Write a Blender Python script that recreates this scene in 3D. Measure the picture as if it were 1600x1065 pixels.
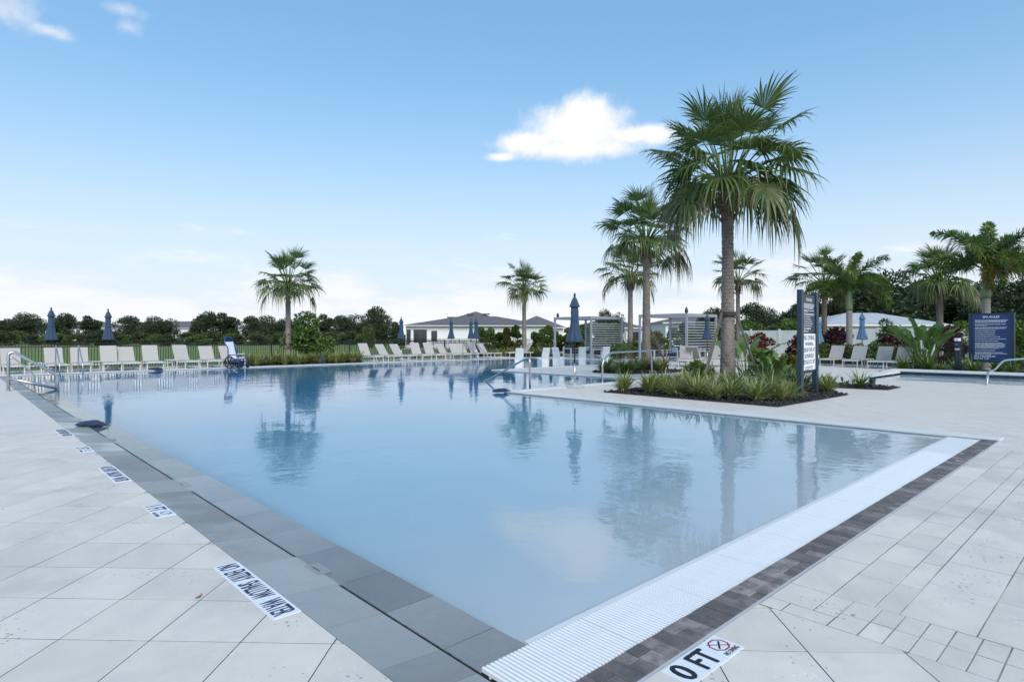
import bpy, bmesh, math, random
from mathutils import Vector, Matrix, noise as mnoise
R = math.radians
PI = math.pi
random.seed(7)
scene = bpy.context.scene
for o in list(bpy.data.objects):
    bpy.data.objects.remove(o)
COL = scene.collection

# ------------------------------------------------------------------ camera
# World x runs along the zero-entry grating, y along the long left pool edge, origin under the camera.
YAW = math.atan(885 / 943.0)
cam = bpy.data.cameras.new('camera')
cam.sensor_width = 36.0
cam.lens = 943 / 1600 * 36
cam.shift_y = -7.5 / 1600
cam.clip_end = 4000
cam_o = bpy.data.objects.new('camera', cam)
COL.objects.link(cam_o)
cam_o.location = (0, 0, 1.5)
cam_o.rotation_euler = (PI / 2, 0, -YAW)
scene.camera = cam_o

# ------------------------------------------------------------------ light
SUN_EL, SUN_AZ = R(38), R(205)      # azimuth clockwise from +y
scene.view_settings.view_transform = 'Standard'
scene.view_settings.look = 'None'
scene.view_settings.gamma = 1.0
scene.view_settings.exposure = 0.68
scene.cycles.use_denoising = True
scene.cycles.max_bounces = 10
scene.cycles.transparent_max_bounces = 16
scene.cycles.sample_clamp_indirect = 6.0

sun = bpy.data.lights.new('sun', 'SUN')
sun.energy = 1.95
sun.angle = R(40)
sun.color = (1.0, 0.92, 0.81)
sun_o = bpy.data.objects.new('sun', sun)
COL.objects.link(sun_o)
sd = Vector((math.sin(SUN_AZ) * math.cos(SUN_EL), math.cos(SUN_AZ) * math.cos(SUN_EL), math.sin(SUN_EL)))
sun_o.rotation_euler = sd.to_track_quat('Z', 'Y').to_euler()
sun_o.location = sd * 50


class NT:
    """tiny node helper"""
    def __init__(s, tree):
        s.t = tree; s.n = tree.nodes; s.l = tree.links
    def new(s, typ, **kw):
        nd = s.n.new(typ)
        for k, v in kw.items():
            if k.startswith('i_'):
                key = k[2:]
                key = int(key) if key.isdigit() else key.replace('_', ' ')
                s.set(nd.inputs[key], v)
            else:
                setattr(nd, k, v)
        return nd
    def set(s, sock, v):
        if isinstance(v, bpy.types.NodeSocket):
            s.l.new(v, sock)
        else:
            sock.default_value = v
    def math(s, op, a, b=None, c=None, clamp=False):
        nd = s.n.new('ShaderNodeMath'); nd.operation = op; nd.use_clamp = clamp
        s.set(nd.inputs[0], a)
        if b is not None: s.set(nd.inputs[1], b)
        if c is not None: s.set(nd.inputs[2], c)
        return nd.outputs[0]
    def dot(s, a, vec):
        nd = s.n.new('ShaderNodeVectorMath'); nd.operation = 'DOT_PRODUCT'
        s.set(nd.inputs[0], a); nd.inputs[1].default_value = vec
        return nd.outputs['Value']
    def mix(s, fac, a, b, typ='MIX'):
        nd = s.n.new('ShaderNodeMix'); nd.data_type = 'RGBA'; nd.blend_type = typ
        s.set(nd.inputs[0], fac); s.set(nd.inputs[6], a); s.set(nd.inputs[7], b)
        return nd.outputs[2]
    def noise(s, vec, scale, detail=4, rough=0.55, dist=0.0):
        nd = s.n.new('ShaderNodeTexNoise')
        if vec is not None: s.l.new(vec, nd.inputs['Vector'])
        nd.inputs['Scale'].default_value = scale; nd.inputs['Detail'].default_value = detail
        nd.inputs['Roughness'].default_value = rough; nd.inputs['Distortion'].default_value = dist
        return nd.outputs[0]
    def ramp(s, fac, stops, interp='LINEAR'):
        nd = s.n.new('ShaderNodeValToRGB'); cr = nd.color_ramp; cr.interpolation = interp
        while len(cr.elements) < len(stops): cr.elements.new(0.5)
        for e, (p, c) in zip(cr.elements, stops):
            e.position = p; e.color = c if len(c) == 4 else (*c, 1)
        s.l.new(fac, nd.inputs[0])
        return nd.outputs[0]
    def smooth(s, x, a, b):
        nd = s.n.new('ShaderNodeMapRange'); nd.interpolation_type = 'SMOOTHSTEP'
        s.set(nd.inputs[0], x); nd.inputs[1].default_value = a; nd.inputs[2].default_value = b
        return nd.outputs[0]


# ------------------------------------------------------------------ sky (Nishita plus clouds at infinity)
world = bpy.data.worlds.new('World')
scene.world = world
world.use_nodes = True
W = NT(world.node_tree)
W.n.clear()
sky = W.new('ShaderNodeTexSky', sky_type='NISHITA', sun_disc=False, sun_elevation=SUN_EL,
            sun_rotation=SUN_AZ, altitude=0.0, air_density=1.0, dust_density=1.2, ozone_density=2.5)
tc = W.new('ShaderNodeTexCoord').outputs['Generated']
SKY_STRENGTH = 0.125

def direction(px, py):
    x, y = (px - 800) / 943, (525 - py) / 943
    d = Vector((x * math.cos(YAW) + math.sin(YAW), -x * math.sin(YAW) + math.cos(YAW), y))
    return d.normalized()

el = W.math('ARCSINE', W.n.new('ShaderNodeSeparateXYZ').outputs['Z'])
sep = [n for n in W.n if n.bl_idname == 'ShaderNodeSeparateXYZ'][0]
W.l.new(tc, sep.inputs[0])

def blobs(c, ellipses, nscale, namp, seed):
    """mask of a cloud: soft ellipses in the tangent plane around the cloud's own direction c"""
    rt = Vector((c.y, -c.x, 0)).normalized(); up = rt.cross(c)
    den = W.math('MAXIMUM', W.dot(tc, c), 0.05)
    s = W.math('DIVIDE', W.dot(tc, rt), den); t = W.math('DIVIDE', W.dot(tc, up), den)
    comb = W.new('ShaderNodeCombineXYZ'); W.l.new(s, comb.inputs[0]); W.l.new(t, comb.inputs[1]); comb.inputs[2].default_value = seed
    nz = W.noise(comb.outputs[0], nscale, 7, 0.6)
    nz = W.math('MULTIPLY', W.math('SUBTRACT', nz, 0.5), namp)
    best = None
    for (x, y, a, b) in ellipses:
        dx = W.math('DIVIDE', W.math('SUBTRACT', s, x), a); dy = W.math('DIVIDE', W.math('SUBTRACT', t, y), b)
        d = W.math('SUBTRACT', 1.0, W.math('SQRT', W.math('ADD', W.math('MULTIPLY', dx, dx), W.math('MULTIPLY', dy, dy))))
        best = d if best is None else W.math('SMOOTH_MAX', best, d, 0.25)
    m = W.math('ADD', best, nz)
    front = W.math('GREATER_THAN', W.dot(tc, c), 0.3)
    return m, front, t

# humid summer sky: flatter than clear air, white towards the horizon
g1 = W.mix(1.0, sky.outputs[0], (SKY_STRENGTH, SKY_STRENGTH, SKY_STRENGTH, 1), 'MULTIPLY')
gm = W.new('ShaderNodeGamma'); W.l.new(g1, gm.inputs[0]); gm.inputs[1].default_value = 0.5
skyc = W.mix(1.0, gm.outputs[0], tuple(x / SKY_STRENGTH for x in (0.362, 0.592, 0.762)) + (1,), 'MULTIPLY')
q = W.math('DIVIDE', el, 0.233)
veil = W.math('POWER', 2.71828, W.math('MULTIPLY', W.math('MULTIPLY', q, q), -1.0))
skyc = W.mix(veil, skyc, tuple(x / SKY_STRENGTH for x in (0.515, 0.565, 0.61)) + (1,))
# main cumulus
k = 1 / 943
m, fr, t = blobs(direction(905, 210), [(0.0, 0.006, 100 * k, 50 * k), (-78 * k, -10 * k, 70 * k, 26 * k), (95 * k, -4 * k, 80 * k, 20 * k), (8 * k, 28 * k, 50 * k, 38 * k), (-5 * k, -20 * k, 125 * k, 20 * k), (-118 * k, -28 * k, 34 * k, 10 * k)], 20, 0.75, 3.1)
m2, _, _ = blobs(direction(905, 210), [(0, 0, 1, 1)], 62, 0.55, 5.7)
m = W.math('ADD', m, W.math('SUBTRACT', m2, 0.93))
mask = W.math('MULTIPLY', W.smooth(m, -0.05, 0.72), fr)
shade = W.smooth(W.math('ADD', t, W.math('MULTIPLY', m, 0.03)), -0.045, 0.035)
skyc = W.mix(mask, skyc, W.mix(shade, (4.7, 4.8, 5.05, 1), (5.35, 5.3, 5.28, 1)))
# torn scraps high on the left
m, fr, t = blobs(direction(60, 5), [(-30 * k, -12 * k, 36 * k, 30 * k), (80 * k, 18 * k, 32 * k, 12 * k), (86 * k, 0.0, 18 * k, 15 * k), (10 * k, -26 * k, 30 * k, 9 * k)], 19, 2.0, 4.3)
m2, _, _ = blobs(direction(60, 5), [(0, 0, 1, 1)], 48, 0.9, 2.2)
m = W.math('ADD', m, W.math('SUBTRACT', m2, 0.9))
skyc = W.mix(W.math('MULTIPLY', W.math('MULTIPLY', W.smooth(m, 0.0, 1.4), fr), 0.62), skyc, (5.0, 4.9, 4.95, 1))
# low bank along the horizon and broken cloud over the rest of the dome
az = W.math('ARCTAN2', sep.outputs[0], sep.outputs[1])
cv = W.new('ShaderNodeCombineXYZ'); W.l.new(W.math('MULTIPLY', az, 2.2), cv.inputs[0]); W.l.new(W.math('MULTIPLY', el, 9.0), cv.inputs[1])
bank = W.smooth(W.math('SUBTRACT', W.noise(cv.outputs[0], 2.2, 7, 0.6), W.math('MULTIPLY', el, 2.1)), 0.25, 0.47)
bank = W.math('MULTIPLY', bank, W.math('GREATER_THAN', el, 0.0))
skyc = W.mix(W.math('MULTIPLY', bank, 0.62), skyc, (5.3, 5.15, 5.2, 1))
bg = W.new('ShaderNodeBackground')
W.l.new(skyc, bg.inputs[0]); bg.inputs[1].default_value = SKY_STRENGTH
W.l.new(bg.outputs[0], W.new('ShaderNodeOutputWorld').inputs[0])


# ------------------------------------------------------------------ materials
MATS = {}

def mat(name, fn):
    m = bpy.data.materials.new(name); m.use_nodes = True
    t = NT(m.node_tree); t.n.clear()
    out = t.new('ShaderNodeOutputMaterial'); b = t.new('ShaderNodeBsdfPrincipled')
    t.l.new(b.outputs[0], out.inputs[0])
    fn(t, b, out)
    MATS[name] = m
    return m

def P3(c): return (*c, 1)

def pos(t): return t.new('ShaderNodeNewGeometry').outputs['Position']
def rnd(t): return t.new('ShaderNodeObjectInfo').outputs['Random']
def island(t): return t.new('ShaderNodeNewGeometry').outputs['Random Per Island']
def objc(t): return t.new('ShaderNodeTexCoord').outputs['Object']

def bump(t, b, h, strength, dist):
    n = t.new('ShaderNodeBump'); n.inputs['Strength'].default_value = strength; n.inputs['Distance'].default_value = dist
    t.l.new(h, n.inputs['Height']); t.l.new(n.outputs[0], b.inputs['Normal'])

def simple(name, c, rough=0.5, metal=0.0, var=0.12, scale=6.0, spec=0.5):
    def fn(t, b, o):
        n = t.noise(objc(t), scale, 5)
        col = t.mix(n, P3([x * (1 - var) for x in c]), P3([min(1, x * (1 + var)) for x in c]))
        t.l.new(col, b.inputs['Base Color'])
        b.inputs['Roughness'].default_value = rough; b.inputs['Metallic'].default_value = metal
        b.inputs['Specular IOR Level'].default_value = spec
    return mat(name, fn)

PAVE = (0.68, 0.62, 0.56)

def paver_fn(joints):
    def fn(t, b, o):
        p = pos(t)
        big = t.noise(p, 0.9, 5, 0.6, 1.2); mid = t.noise(p, 3.5, 6, 0.65); fine = t.noise(p, 60, 4, 0.7)
        col = t.mix(mid, P3([x * 0.80 for x in PAVE]), P3([x * 1.14 for x in PAVE]))
        col = t.mix(t.math('MULTIPLY', t.smooth(big, 0.45, 0.70), 0.22 if joints else 0.50), col, (0.44, 0.41, 0.38, 1))
        col = t.mix(t.math('MULTIPLY', fine, 0.16), col, (0.36, 0.36, 0.36, 1))
        wob = t.new('ShaderNodeTexNoise'); wob.inputs['Scale'].default_value = 55; t.l.new(p, wob.inputs['Vector'])
        ws = t.new('ShaderNodeVectorMath', operation='MULTIPLY_ADD'); t.l.new(wob.outputs['Color'], ws.inputs[0]); ws.inputs[1].default_value = (0.03, 0.03, 0.03); t.l.new(p, ws.inputs[2]); p2 = ws.outputs[0]
        vor = t.new('ShaderNodeTexVoronoi'); t.l.new(p2, vor.inputs['Vector']); vor.inputs['Scale'].default_value = 24; vor.inputs['Randomness'].default_value = 1.0
        sp = t.math('MULTIPLY', t.math('LESS_THAN', vor.outputs['Distance'], t.math('MULTIPLY', t.smooth(t.noise(p, 2.0, 2), 0.42, 0.80), 0.30)), 0.7)
        col = t.mix(sp, col, (0.19, 0.175, 0.16, 1))
        vor2 = t.new('ShaderNodeTexVoronoi'); t.l.new(p2, vor2.inputs['Vector']); vor2.inputs['Scale'].default_value = 34
        sp2 = t.math('MULTIPLY', t.math('LESS_THAN', vor2.outputs['Distance'], t.math('MULTIPLY', t.smooth(t.noise(p, 3.1, 2), 0.35, 0.8), 0.30)), 0.5)
        col = t.mix(sp2, col, (0.74, 0.74, 0.73, 1))
        if joints:
            s = t.new('ShaderNodeSeparateXYZ'); t.l.new(p, s.inputs[0])
            j = None
            for sg, off in ((1, 4.128), (-1, 1.861)):
                a = t.math('MULTIPLY', t.math('SUBTRACT', t.math('ADD', s.outputs[0], t.math('MULTIPLY', s.outputs[1], sg)), off), 1 / (0.457 * 2 ** 0.5))
                fr = t.math('ABSOLUTE', t.math('SUBTRACT', t.math('FRACT', t.math('ADD', a, 0.5)), 0.5))
                ln = t.math('LESS_THAN', fr, 0.0085)
                j = ln if j is None else t.math('MAXIMUM', j, ln)
            j = t.math('MULTIPLY', j, t.math('ADD', t.math('MULTIPLY', t.smooth(t.noise(p, 0.8, 3), 0.4, 0.62), 0.75), 0.12))
            col = t.mix(j, col, (0.17, 0.165, 0.16, 1))
        else:
            tint = t.math('ADD', t.math('MULTIPLY', rnd(t), 0.12), 0.93)
            cc = t.new('ShaderNodeCombineColor'); [t.l.new(tint, cc.inputs[i]) for i in range(3)]
            col = t.mix(1.0, col, cc.outputs[0], 'MULTIPLY')
        t.l.new(col, b.inputs['Base Color'])
        t.l.new(t.math('ADD', t.math('MULTIPLY', mid, 0.3), 0.42), b.inputs['Roughness'])
        bump(t, b, t.math('ADD', t.math('MULTIPLY', mid, 0.6), t.math('MULTIPLY', fine, 0.5)), 0.25, 0.004)
    return fn

mat('paver', paver_fn(False))
mat('deck', paver_fn(True))
def joint_fn(t, b, o):
    p = pos(t); g = t.smooth(t.noise(p, 1.7, 4, 0.6), 0.36, 0.60)
    col = t.mix(g, (0.46, 0.43, 0.40, 1), (0.13, 0.125, 0.12, 1)); col = t.mix(t.math('MULTIPLY', t.noise(p, 30, 3), 0.3), col, (0.2, 0.18, 0.16, 1))
    t.l.new(col, b.inputs['Base Color']); b.inputs['Roughness'].default_value = 0.95
mat('joint_sand', joint_fn)

def coping_fn(t, b, o):
    p = pos(t)
    n = t.noise(p, 1.6, 6, 0.65, 0.6); f = t.noise(p, 40, 4)
    col = t.mix(n, (0.20, 0.205, 0.205, 1), (0.38, 0.37, 0.355, 1))
    tint = t.math('ADD', t.math('MULTIPLY', rnd(t), 0.36), 0.78)
    cc = t.new('ShaderNodeCombineColor'); [t.l.new(tint, cc.inputs[i]) for i in range(3)]
    col = t.mix(1.0, col, cc.outputs[0], 'MULTIPLY')
    col = t.mix(t.math('MULTIPLY', f, 0.2), col, (0.15, 0.17, 0.18, 1))
    wet = t.smooth(t.noise(p, 0.9, 4, 0.5), 0.44, 0.58)
    t.l.new(col, b.inputs['Base Color'])
    t.l.new(t.math('SUBTRACT', 0.55, t.math('MULTIPLY', wet, 0.36)), b.inputs['Roughness'])
    bump(t, b, f, 0.12, 0.003)
mat('coping', coping_fn)
def soaked_fn(t, b, o):
    p = pos(t); n = t.noise(p, 1.6, 6, 0.65, 0.6); f = t.noise(p, 30, 4)
    col = t.mix(n, (0.27, 0.285, 0.29, 1), (0.50, 0.505, 0.505, 1))
    tint = t.math('ADD', t.math('MULTIPLY', rnd(t), 0.4), 0.78)
    cc = t.new('ShaderNodeCombineColor'); [t.l.new(tint, cc.inputs[i]) for i in range(3)]
    col = t.mix(1.0, col, cc.outputs[0], 'MULTIPLY'); col = t.mix(t.math('MULTIPLY', f, 0.25), col, (0.09, 0.10, 0.11, 1))
    t.l.new(col, b.inputs['Base Color']); b.inputs['Roughness'].default_value = 0.6
mat('soaked_slate', soaked_fn)
simple('soaked_glare_cut', (0.17, 0.20, 0.23), 0.6, var=0.25, scale=2)  # darker copy for the far submerged tiles, offsets the bright grazing reflection by colour
simple('spa_tile', (0.02, 0.035, 0.07), 0.25, var=0.3)
simple('spa_plaster', (0.74, 0.78, 0.82), 0.8, var=0.06)

def brick_fn(t, b, o):
    p = pos(t); n = t.noise(p, 9, 6, 0.7); f = t.noise(p, 90, 3)
    base = t.ramp(rnd(t), [(0, (0.11, 0.10, 0.10)), (0.45, (0.17, 0.15, 0.145)), (0.75, (0.24, 0.21, 0.20)), (1, (0.32, 0.29, 0.28))])
    col = t.mix(t.math('MULTIPLY', t.smooth(n, 0.35, 0.7), 0.75), base, (0.06, 0.057, 0.06, 1))
    t.l.new(col, b.inputs['Base Color']); b.inputs['Roughness'].default_value = 0.8
    bump(t, b, t.math('ADD', n, f), 0.35, 0.006)
mat('brick', brick_fn)
simple('kerb', (0.42, 0.43, 0.44), 0.7, var=0.15)
simple('grate', (0.80, 0.81, 0.83), 0.35, var=0.04)
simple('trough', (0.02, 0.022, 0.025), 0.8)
simple('edge_stone', (0.62, 0.62, 0.62), 0.55, var=0.1, scale=2)
simple('wall_tile', (0.30, 0.33, 0.36), 0.3, var=0.2, scale=3)
simple('slot', (0.012, 0.013, 0.015), 0.6)

def plaster_fn(t, b, o):
    p = pos(t); n = t.noise(p, 0.7, 5, 0.6); f = t.noise(p, 14, 4)
    col = t.mix(n, (0.55, 0.63, 0.70, 1), (0.66, 0.73, 0.78, 1))
    col = t.mix(t.math('MULTIPLY', f, 0.12), col, (0.52, 0.58, 0.63, 1))
    t.l.new(col, b.inputs['Base Color']); b.inputs['Roughness'].default_value = 0.8
mat('plaster', plaster_fn)

def water_fn(absorb, dens, amp):
    def fn(t, b, o):
        t.n.remove(b)
        g = t.new('ShaderNodeBsdfGlass'); g.inputs['IOR'].default_value = 1.333; g.inputs['Roughness'].default_value = 0.0
        p = pos(t)
        h = t.math('ADD', t.math('MULTIPLY', t.noise(p, 1.3, 3, 0.5, 0.4), 1.0), t.math('MULTIPLY', t.noise(p, 5.5, 3, 0.5, 0.3), 0.34))
        patch = t.math('ADD', t.math('MULTIPLY', t.smooth(t.noise(p, 0.16, 2), 0.40, 0.62), 0.75), 0.25)
        n = t.new('ShaderNodeBump'); n.inputs['Distance'].default_value = 0.02
        t.l.new(t.math('MULTIPLY', patch, amp), n.inputs['Strength'])
        t.l.new(h, n.inputs['Height']); t.l.new(n.outputs[0], g.inputs['Normal'])
        t.l.new(g.outputs[0], o.inputs[0])
        v = t.new('ShaderNodeVolumeAbsorption'); v.inputs['Color'].default_value = P3(absorb); v.inputs['Density'].default_value = dens
        t.l.new(v.outputs[0], o.inputs['Volume'])
    return fn
mat('water', water_fn((0.28, 0.78, 0.96), 0.85, 0.60))
mat('spa_water', water_fn((0.6, 0.88, 0.97), 0.5, 0.8))

def grass_fn(t, b, o):
    p = pos(t); n = t.noise(p, 0.06, 5, 0.6); f = t.noise(p, 2.5, 5, 0.7)
    col = t.mix(n, (0.10, 0.16, 0.025, 1), (0.20, 0.25, 0.05, 1))
    col = t.mix(t.math('MULTIPLY', f, 0.5), col, (0.05, 0.09, 0.018, 1))
    t.l.new(col, b.inputs['Base Color']); b.inputs['Roughness'].default_value = 0.9
    bump(t, b, f, 0.6, 0.1)
mat('lawn', grass_fn)

def leafy(name, stops, rough=0.45, trans=0.25, tip=None):
    def fn(t, b, o):
        col = t.ramp(island(t), stops)
        n = t.noise(pos(t), 3, 3)
        col = t.mix(t.math('MULTIPLY', n, 0.3), col, P3([x * 0.5 for x in stops[0][1]]))
        if tip:
            a = t.new('ShaderNodeAttribute', attribute_name='tip')
            col = t.mix(t.math('MULTIPLY', t.smooth(a.outputs['Fac'], tip[1], 1.0), tip[2]), col, P3(tip[0]))
        t.l.new(col, b.inputs['Base Color']); b.inputs['Roughness'].default_value = rough
        tr = t.new('ShaderNodeBsdfTranslucent'); t.l.new(col, tr.inputs[0])
        mx = t.new('ShaderNodeMixShader'); mx.inputs[0].default_value = trans
        t.l.new(b.outputs[0], mx.inputs[1]); t.l.new(tr.outputs[0], mx.inputs[2]); t.l.new(mx.outputs[0], o.inputs[0])
    return mat(name, fn)

leafy('palm_leaf', [(0, (0.055, 0.105, 0.028)), (0.6, (0.098, 0.16, 0.042)), (1, (0.17, 0.22, 0.065))], trans=0.25, tip=((0.22, 0.17, 0.09), 0.82, 0.45))
leafy('palm_old', [(0, (0.055, 0.10, 0.03)), (0.6, (0.09, 0.125, 0.035)), (1, (0.15, 0.15, 0.05))], tip=((0.22, 0.15, 0.08), 0.62, 0.7))
leafy('foxtail_leaf', [(0, (0.075, 0.145, 0.03)), (0.6, (0.13, 0.21, 0.045)), (1, (0.22, 0.28, 0.075))])
leafy('foxtail_old', [(0, (0.08, 0.09, 0.02)), (0.5, (0.13, 0.12, 0.03)), (1, (0.20, 0.15, 0.05))])
leafy('oak_leaf', [(0, (0.024, 0.045, 0.022)), (0.6, (0.042, 0.07, 0.03)), (1, (0.075, 0.105, 0.042))], 0.6, 0.15)
leafy('bush_leaf', [(0, (0.055, 0.11, 0.02)), (0.6, (0.095, 0.165, 0.032)), (1, (0.17, 0.235, 0.055))], 0.5, 0.2)
leafy('bright_leaf', [(0, (0.06, 0.13, 0.015)), (0.6, (0.11, 0.19, 0.025)), (1, (0.2, 0.27, 0.05))], 0.5, 0.3)
leafy('olive_leaf', [(0, (0.05, 0.075, 0.03)), (0.6, (0.085, 0.115, 0.045)), (1, (0.14, 0.17, 0.07))], 0.6, 0.2)
leafy('pale_leaf', [(0, (0.07, 0.10, 0.04)), (1, (0.17, 0.20, 0.09))], 0.6, 0.2)
leafy('red_leaf', [(0, (0.06, 0.010, 0.014)), (0.45, (0.13, 0.016, 0.02)), (0.7, (0.26, 0.035, 0.025)), (1, (0.08, 0.10, 0.02))], 0.4, 0.2)
leafy('purple_leaf', [(0, (0.035, 0.010, 0.018)), (0.6, (0.085, 0.018, 0.03)), (1, (0.16, 0.05, 0.06))], 0.4, 0.15)
leafy('croton_leaf', [(0, (0.05, 0.09, 0.02)), (0.6, (0.10, 0.12, 0.02)), (0.85, (0.20, 0.10, 0.02)), (1, (0.25, 0.05, 0.02))], 0.4, 0.2)
leafy('paddle_leaf', [(0, (0.06, 0.135, 0.028)), (0.5, (0.10, 0.19, 0.042)), (1, (0.16, 0.25, 0.07))], 0.35, 0.3)
leafy('strap_leaf', [(0, (0.09, 0.15, 0.03)), (0.3, (0.22, 0.27, 0.07)), (0.55, (0.46, 0.46, 0.20)), (0.75, (0.15, 0.21, 0.04)), (1, (0.60, 0.58, 0.34))], 0.45, 0.25)
leafy('green_strap', [(0, (0.05, 0.11, 0.018)), (0.6, (0.11, 0.19, 0.03)), (1, (0.22, 0.28, 0.07))], 0.45, 0.25)

def trunk_fn(t, b, o):
    uv = t.new('ShaderNodeUVMap').outputs[0]
    mp = t.new('ShaderNodeVectorMath', operation='ADD'); t.l.new(uv, mp.inputs[0])
    nv = t.new('ShaderNodeTexNoise'); nv.inputs['Scale'].default_value = 6; t.l.new(uv, nv.inputs['Vector'])
    sc = t.new('ShaderNodeVectorMath', operation='SCALE'); t.l.new(nv.outputs['Color'], sc.inputs[0]); sc.inputs['Scale'].default_value = 0.06
    t.l.new(sc.outputs[0], mp.inputs[1])
    br = t.new('ShaderNodeTexBrick'); t.l.new(mp.outputs[0], br.inputs['Vector'])
    br.inputs['Scale'].default_value = 1.0; br.inputs['Brick Width'].default_value = 0.30; br.inputs['Row Height'].default_value = 0.105
    br.inputs['Mortar Size'].default_value = 0.016; br.inputs['Mortar Smooth'].default_value = 0.5; br.offset = 0.5
    br.inputs['Color1'].default_value = (1, 1, 1, 1); br.inputs['Color2'].default_value = (0.75, 0.75, 0.75, 1); br.inputs['Mortar'].default_value = (0, 0, 0, 1)
    p = pos(t); n = t.noise(p, 7, 6, 0.7); big = t.noise(p, 1.2, 3)
    col = t.mix(n, (0.14, 0.115, 0.10, 1), (0.33, 0.28, 0.25, 1))
    col = t.mix(t.math('MULTIPLY', big, 0.4), col, (0.22, 0.20, 0.19, 1))
    gate = t.smooth(t.noise(uv, 2.2, 4, 0.6), 0.38, 0.62)
    dark = t.math('MULTIPLY', t.math('SUBTRACT', 1.0, t.math('MINIMUM', br.outputs[0], 1.0)), gate)
    col = t.mix(t.math('MULTIPLY', dark, 0.8), col, (0.045, 0.037, 0.033, 1))
    t.l.new(col, b.inputs['Base Color']); b.inputs['Roughness'].default_value = 0.9
    bump(t, b, t.math('SUBTRACT', n, dark), 0.6, 0.02)
mat('palm_trunk', trunk_fn)

def ringed_fn(t, b, o):
    uv = t.new('ShaderNodeUVMap').outputs[0]
    s = t.new('ShaderNodeSeparateXYZ'); t.l.new(uv, s.inputs[0])
    rg = t.math('LESS_THAN', t.math('FRACT', t.math('MULTIPLY', s.outputs[1], 6.5)), 0.15)
    n = t.noise(pos(t), 5, 5)
    col = t.mix(n, (0.22, 0.21, 0.19, 1), (0.36, 0.34, 0.31, 1))
    col = t.mix(t.math('MULTIPLY', rg, 0.5), col, (0.13, 0.12, 0.11, 1))
    t.l.new(col, b.inputs['Base Color']); b.inputs['Roughness'].default_value = 0.85
mat('ringed_trunk', ringed_fn)
simple('crownshaft', (0.16, 0.22, 0.12), 0.4, var=0.2)
simple('boot', (0.17, 0.115, 0.075), 0.9, var=0.45, scale=9)
simple('petiole', (0.11, 0.14, 0.04), 0.5, var=0.3)
simple('bark', (0.10, 0.08, 0.065), 0.95, var=0.4)
simple('stake_wood', (0.115, 0.098, 0.085), 0.85, var=0.35, scale=12)
simple('strap_black', (0.03, 0.03, 0.032), 0.7)

def mulch_fn(t, b, o):
    col = t.ramp(island(t), [(0, (0.008, 0.008, 0.010)), (0.7, (0.018, 0.018, 0.021)), (1, (0.045, 0.043, 0.045))])
    t.l.new(col, b.inputs['Base Color']); b.inputs['Roughness'].default_value = 0.75
mat('mulch', mulch_fn)
simple('steel', (0.52, 0.53, 0.53), 0.28, metal=0.9, var=0.08)
simple('sling', (0.40, 0.385, 0.365), 0.75, var=0.06, scale=3)
simple('sling_grey', (0.33, 0.315, 0.30), 0.75, var=0.06, scale=3)
simple('frame_white', (0.52, 0.51, 0.49), 0.45, var=0.05)
simple('white_plastic', (0.80, 0.81, 0.83), 0.4, var=0.03)
simple('pvc_white', (0.72, 0.74, 0.76), 0.4, var=0.04)

def canvas_fn(c1, c2):
    def fn(t, b, o):
        n = t.noise(objc(t), 5, 5); f = t.noise(objc(t), 130, 2)
        col = t.mix(n, P3(c1), P3(c2)); col = t.mix(t.math('MULTIPLY', f, 0.25), col, P3([x * 0.6 for x in c1]))
        t.l.new(col, b.inputs['Base Color']); b.inputs['Roughness'].default_value = 0.85
        b.inputs['Sheen Weight'].default_value = 0.15
        bump(t, b, f, 0.2, 0.002)
    return fn
mat('canvas', canvas_fn((0.020, 0.048, 0.095), (0.034, 0.075, 0.135)))
mat('canvas_light', canvas_fn((0.075, 0.17, 0.29), (0.10, 0.22, 0.34)))
mat('navy_cloth', canvas_fn((0.010, 0.022, 0.075), (0.022, 0.035, 0.10)))
mat('cushion_navy', canvas_fn((0.012, 0.035, 0.075), (0.02, 0.05, 0.10)))
mat('cushion_grey', canvas_fn((0.30, 0.35, 0.42), (0.40, 0.45, 0.52)))
simple('pole_dark', (0.045, 0.05, 0.055), 0.4, metal=0.5)
simple('cabana_paint', (0.29, 0.305, 0.345), 0.5, var=0.05)
simple('sign_post', (0.014, 0.032, 0.058), 0.4, var=0.1)
simple('sign_blue', (0.012, 0.045, 0.16), 0.35, var=0.05)
simple('sign_navy', (0.012, 0.024, 0.055), 0.4, var=0.08)
simple('ink_white', (0.78, 0.79, 0.80), 0.5, var=0.02)
simple('ink_navy', (0.010, 0.016, 0.09), 0.5, var=0.05)
simple('ink_black', (0.006, 0.008, 0.016), 0.5, var=0.05)
simple('ink_red', (0.26, 0.012, 0.04), 0.5, var=0.05)
simple('marker_tile', (0.70, 0.72, 0.76), 0.4, var=0.05)
simple('fence_black', (0.012, 0.012, 0.013), 0.5)
simple('house_white', (0.72, 0.73, 0.75), 0.8, var=0.03, scale=0.5)

def roof_fn(c):
    def fn(t, b, o):
        p = objc(t); n = t.noise(p, 1.5, 4); f = t.noise(p, 25, 3)
        col = t.mix(n, P3([x * 0.8 for x in c]), P3([x * 1.15 for x in c])); col = t.mix(t.math('MULTIPLY', f, 0.3), col, P3([x * 0.5 for x in c]))
        t.l.new(col, b.inputs['Base Color']); b.inputs['Roughness'].default_value = 0.9
    return fn
mat('roof_grey', roof_fn((0.13, 0.125, 0.135)))
mat('roof_pale', roof_fn((0.42, 0.44, 0.47)))
simple('vinyl', (0.70, 0.71, 0.73), 0.4, var=0.03)

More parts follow.
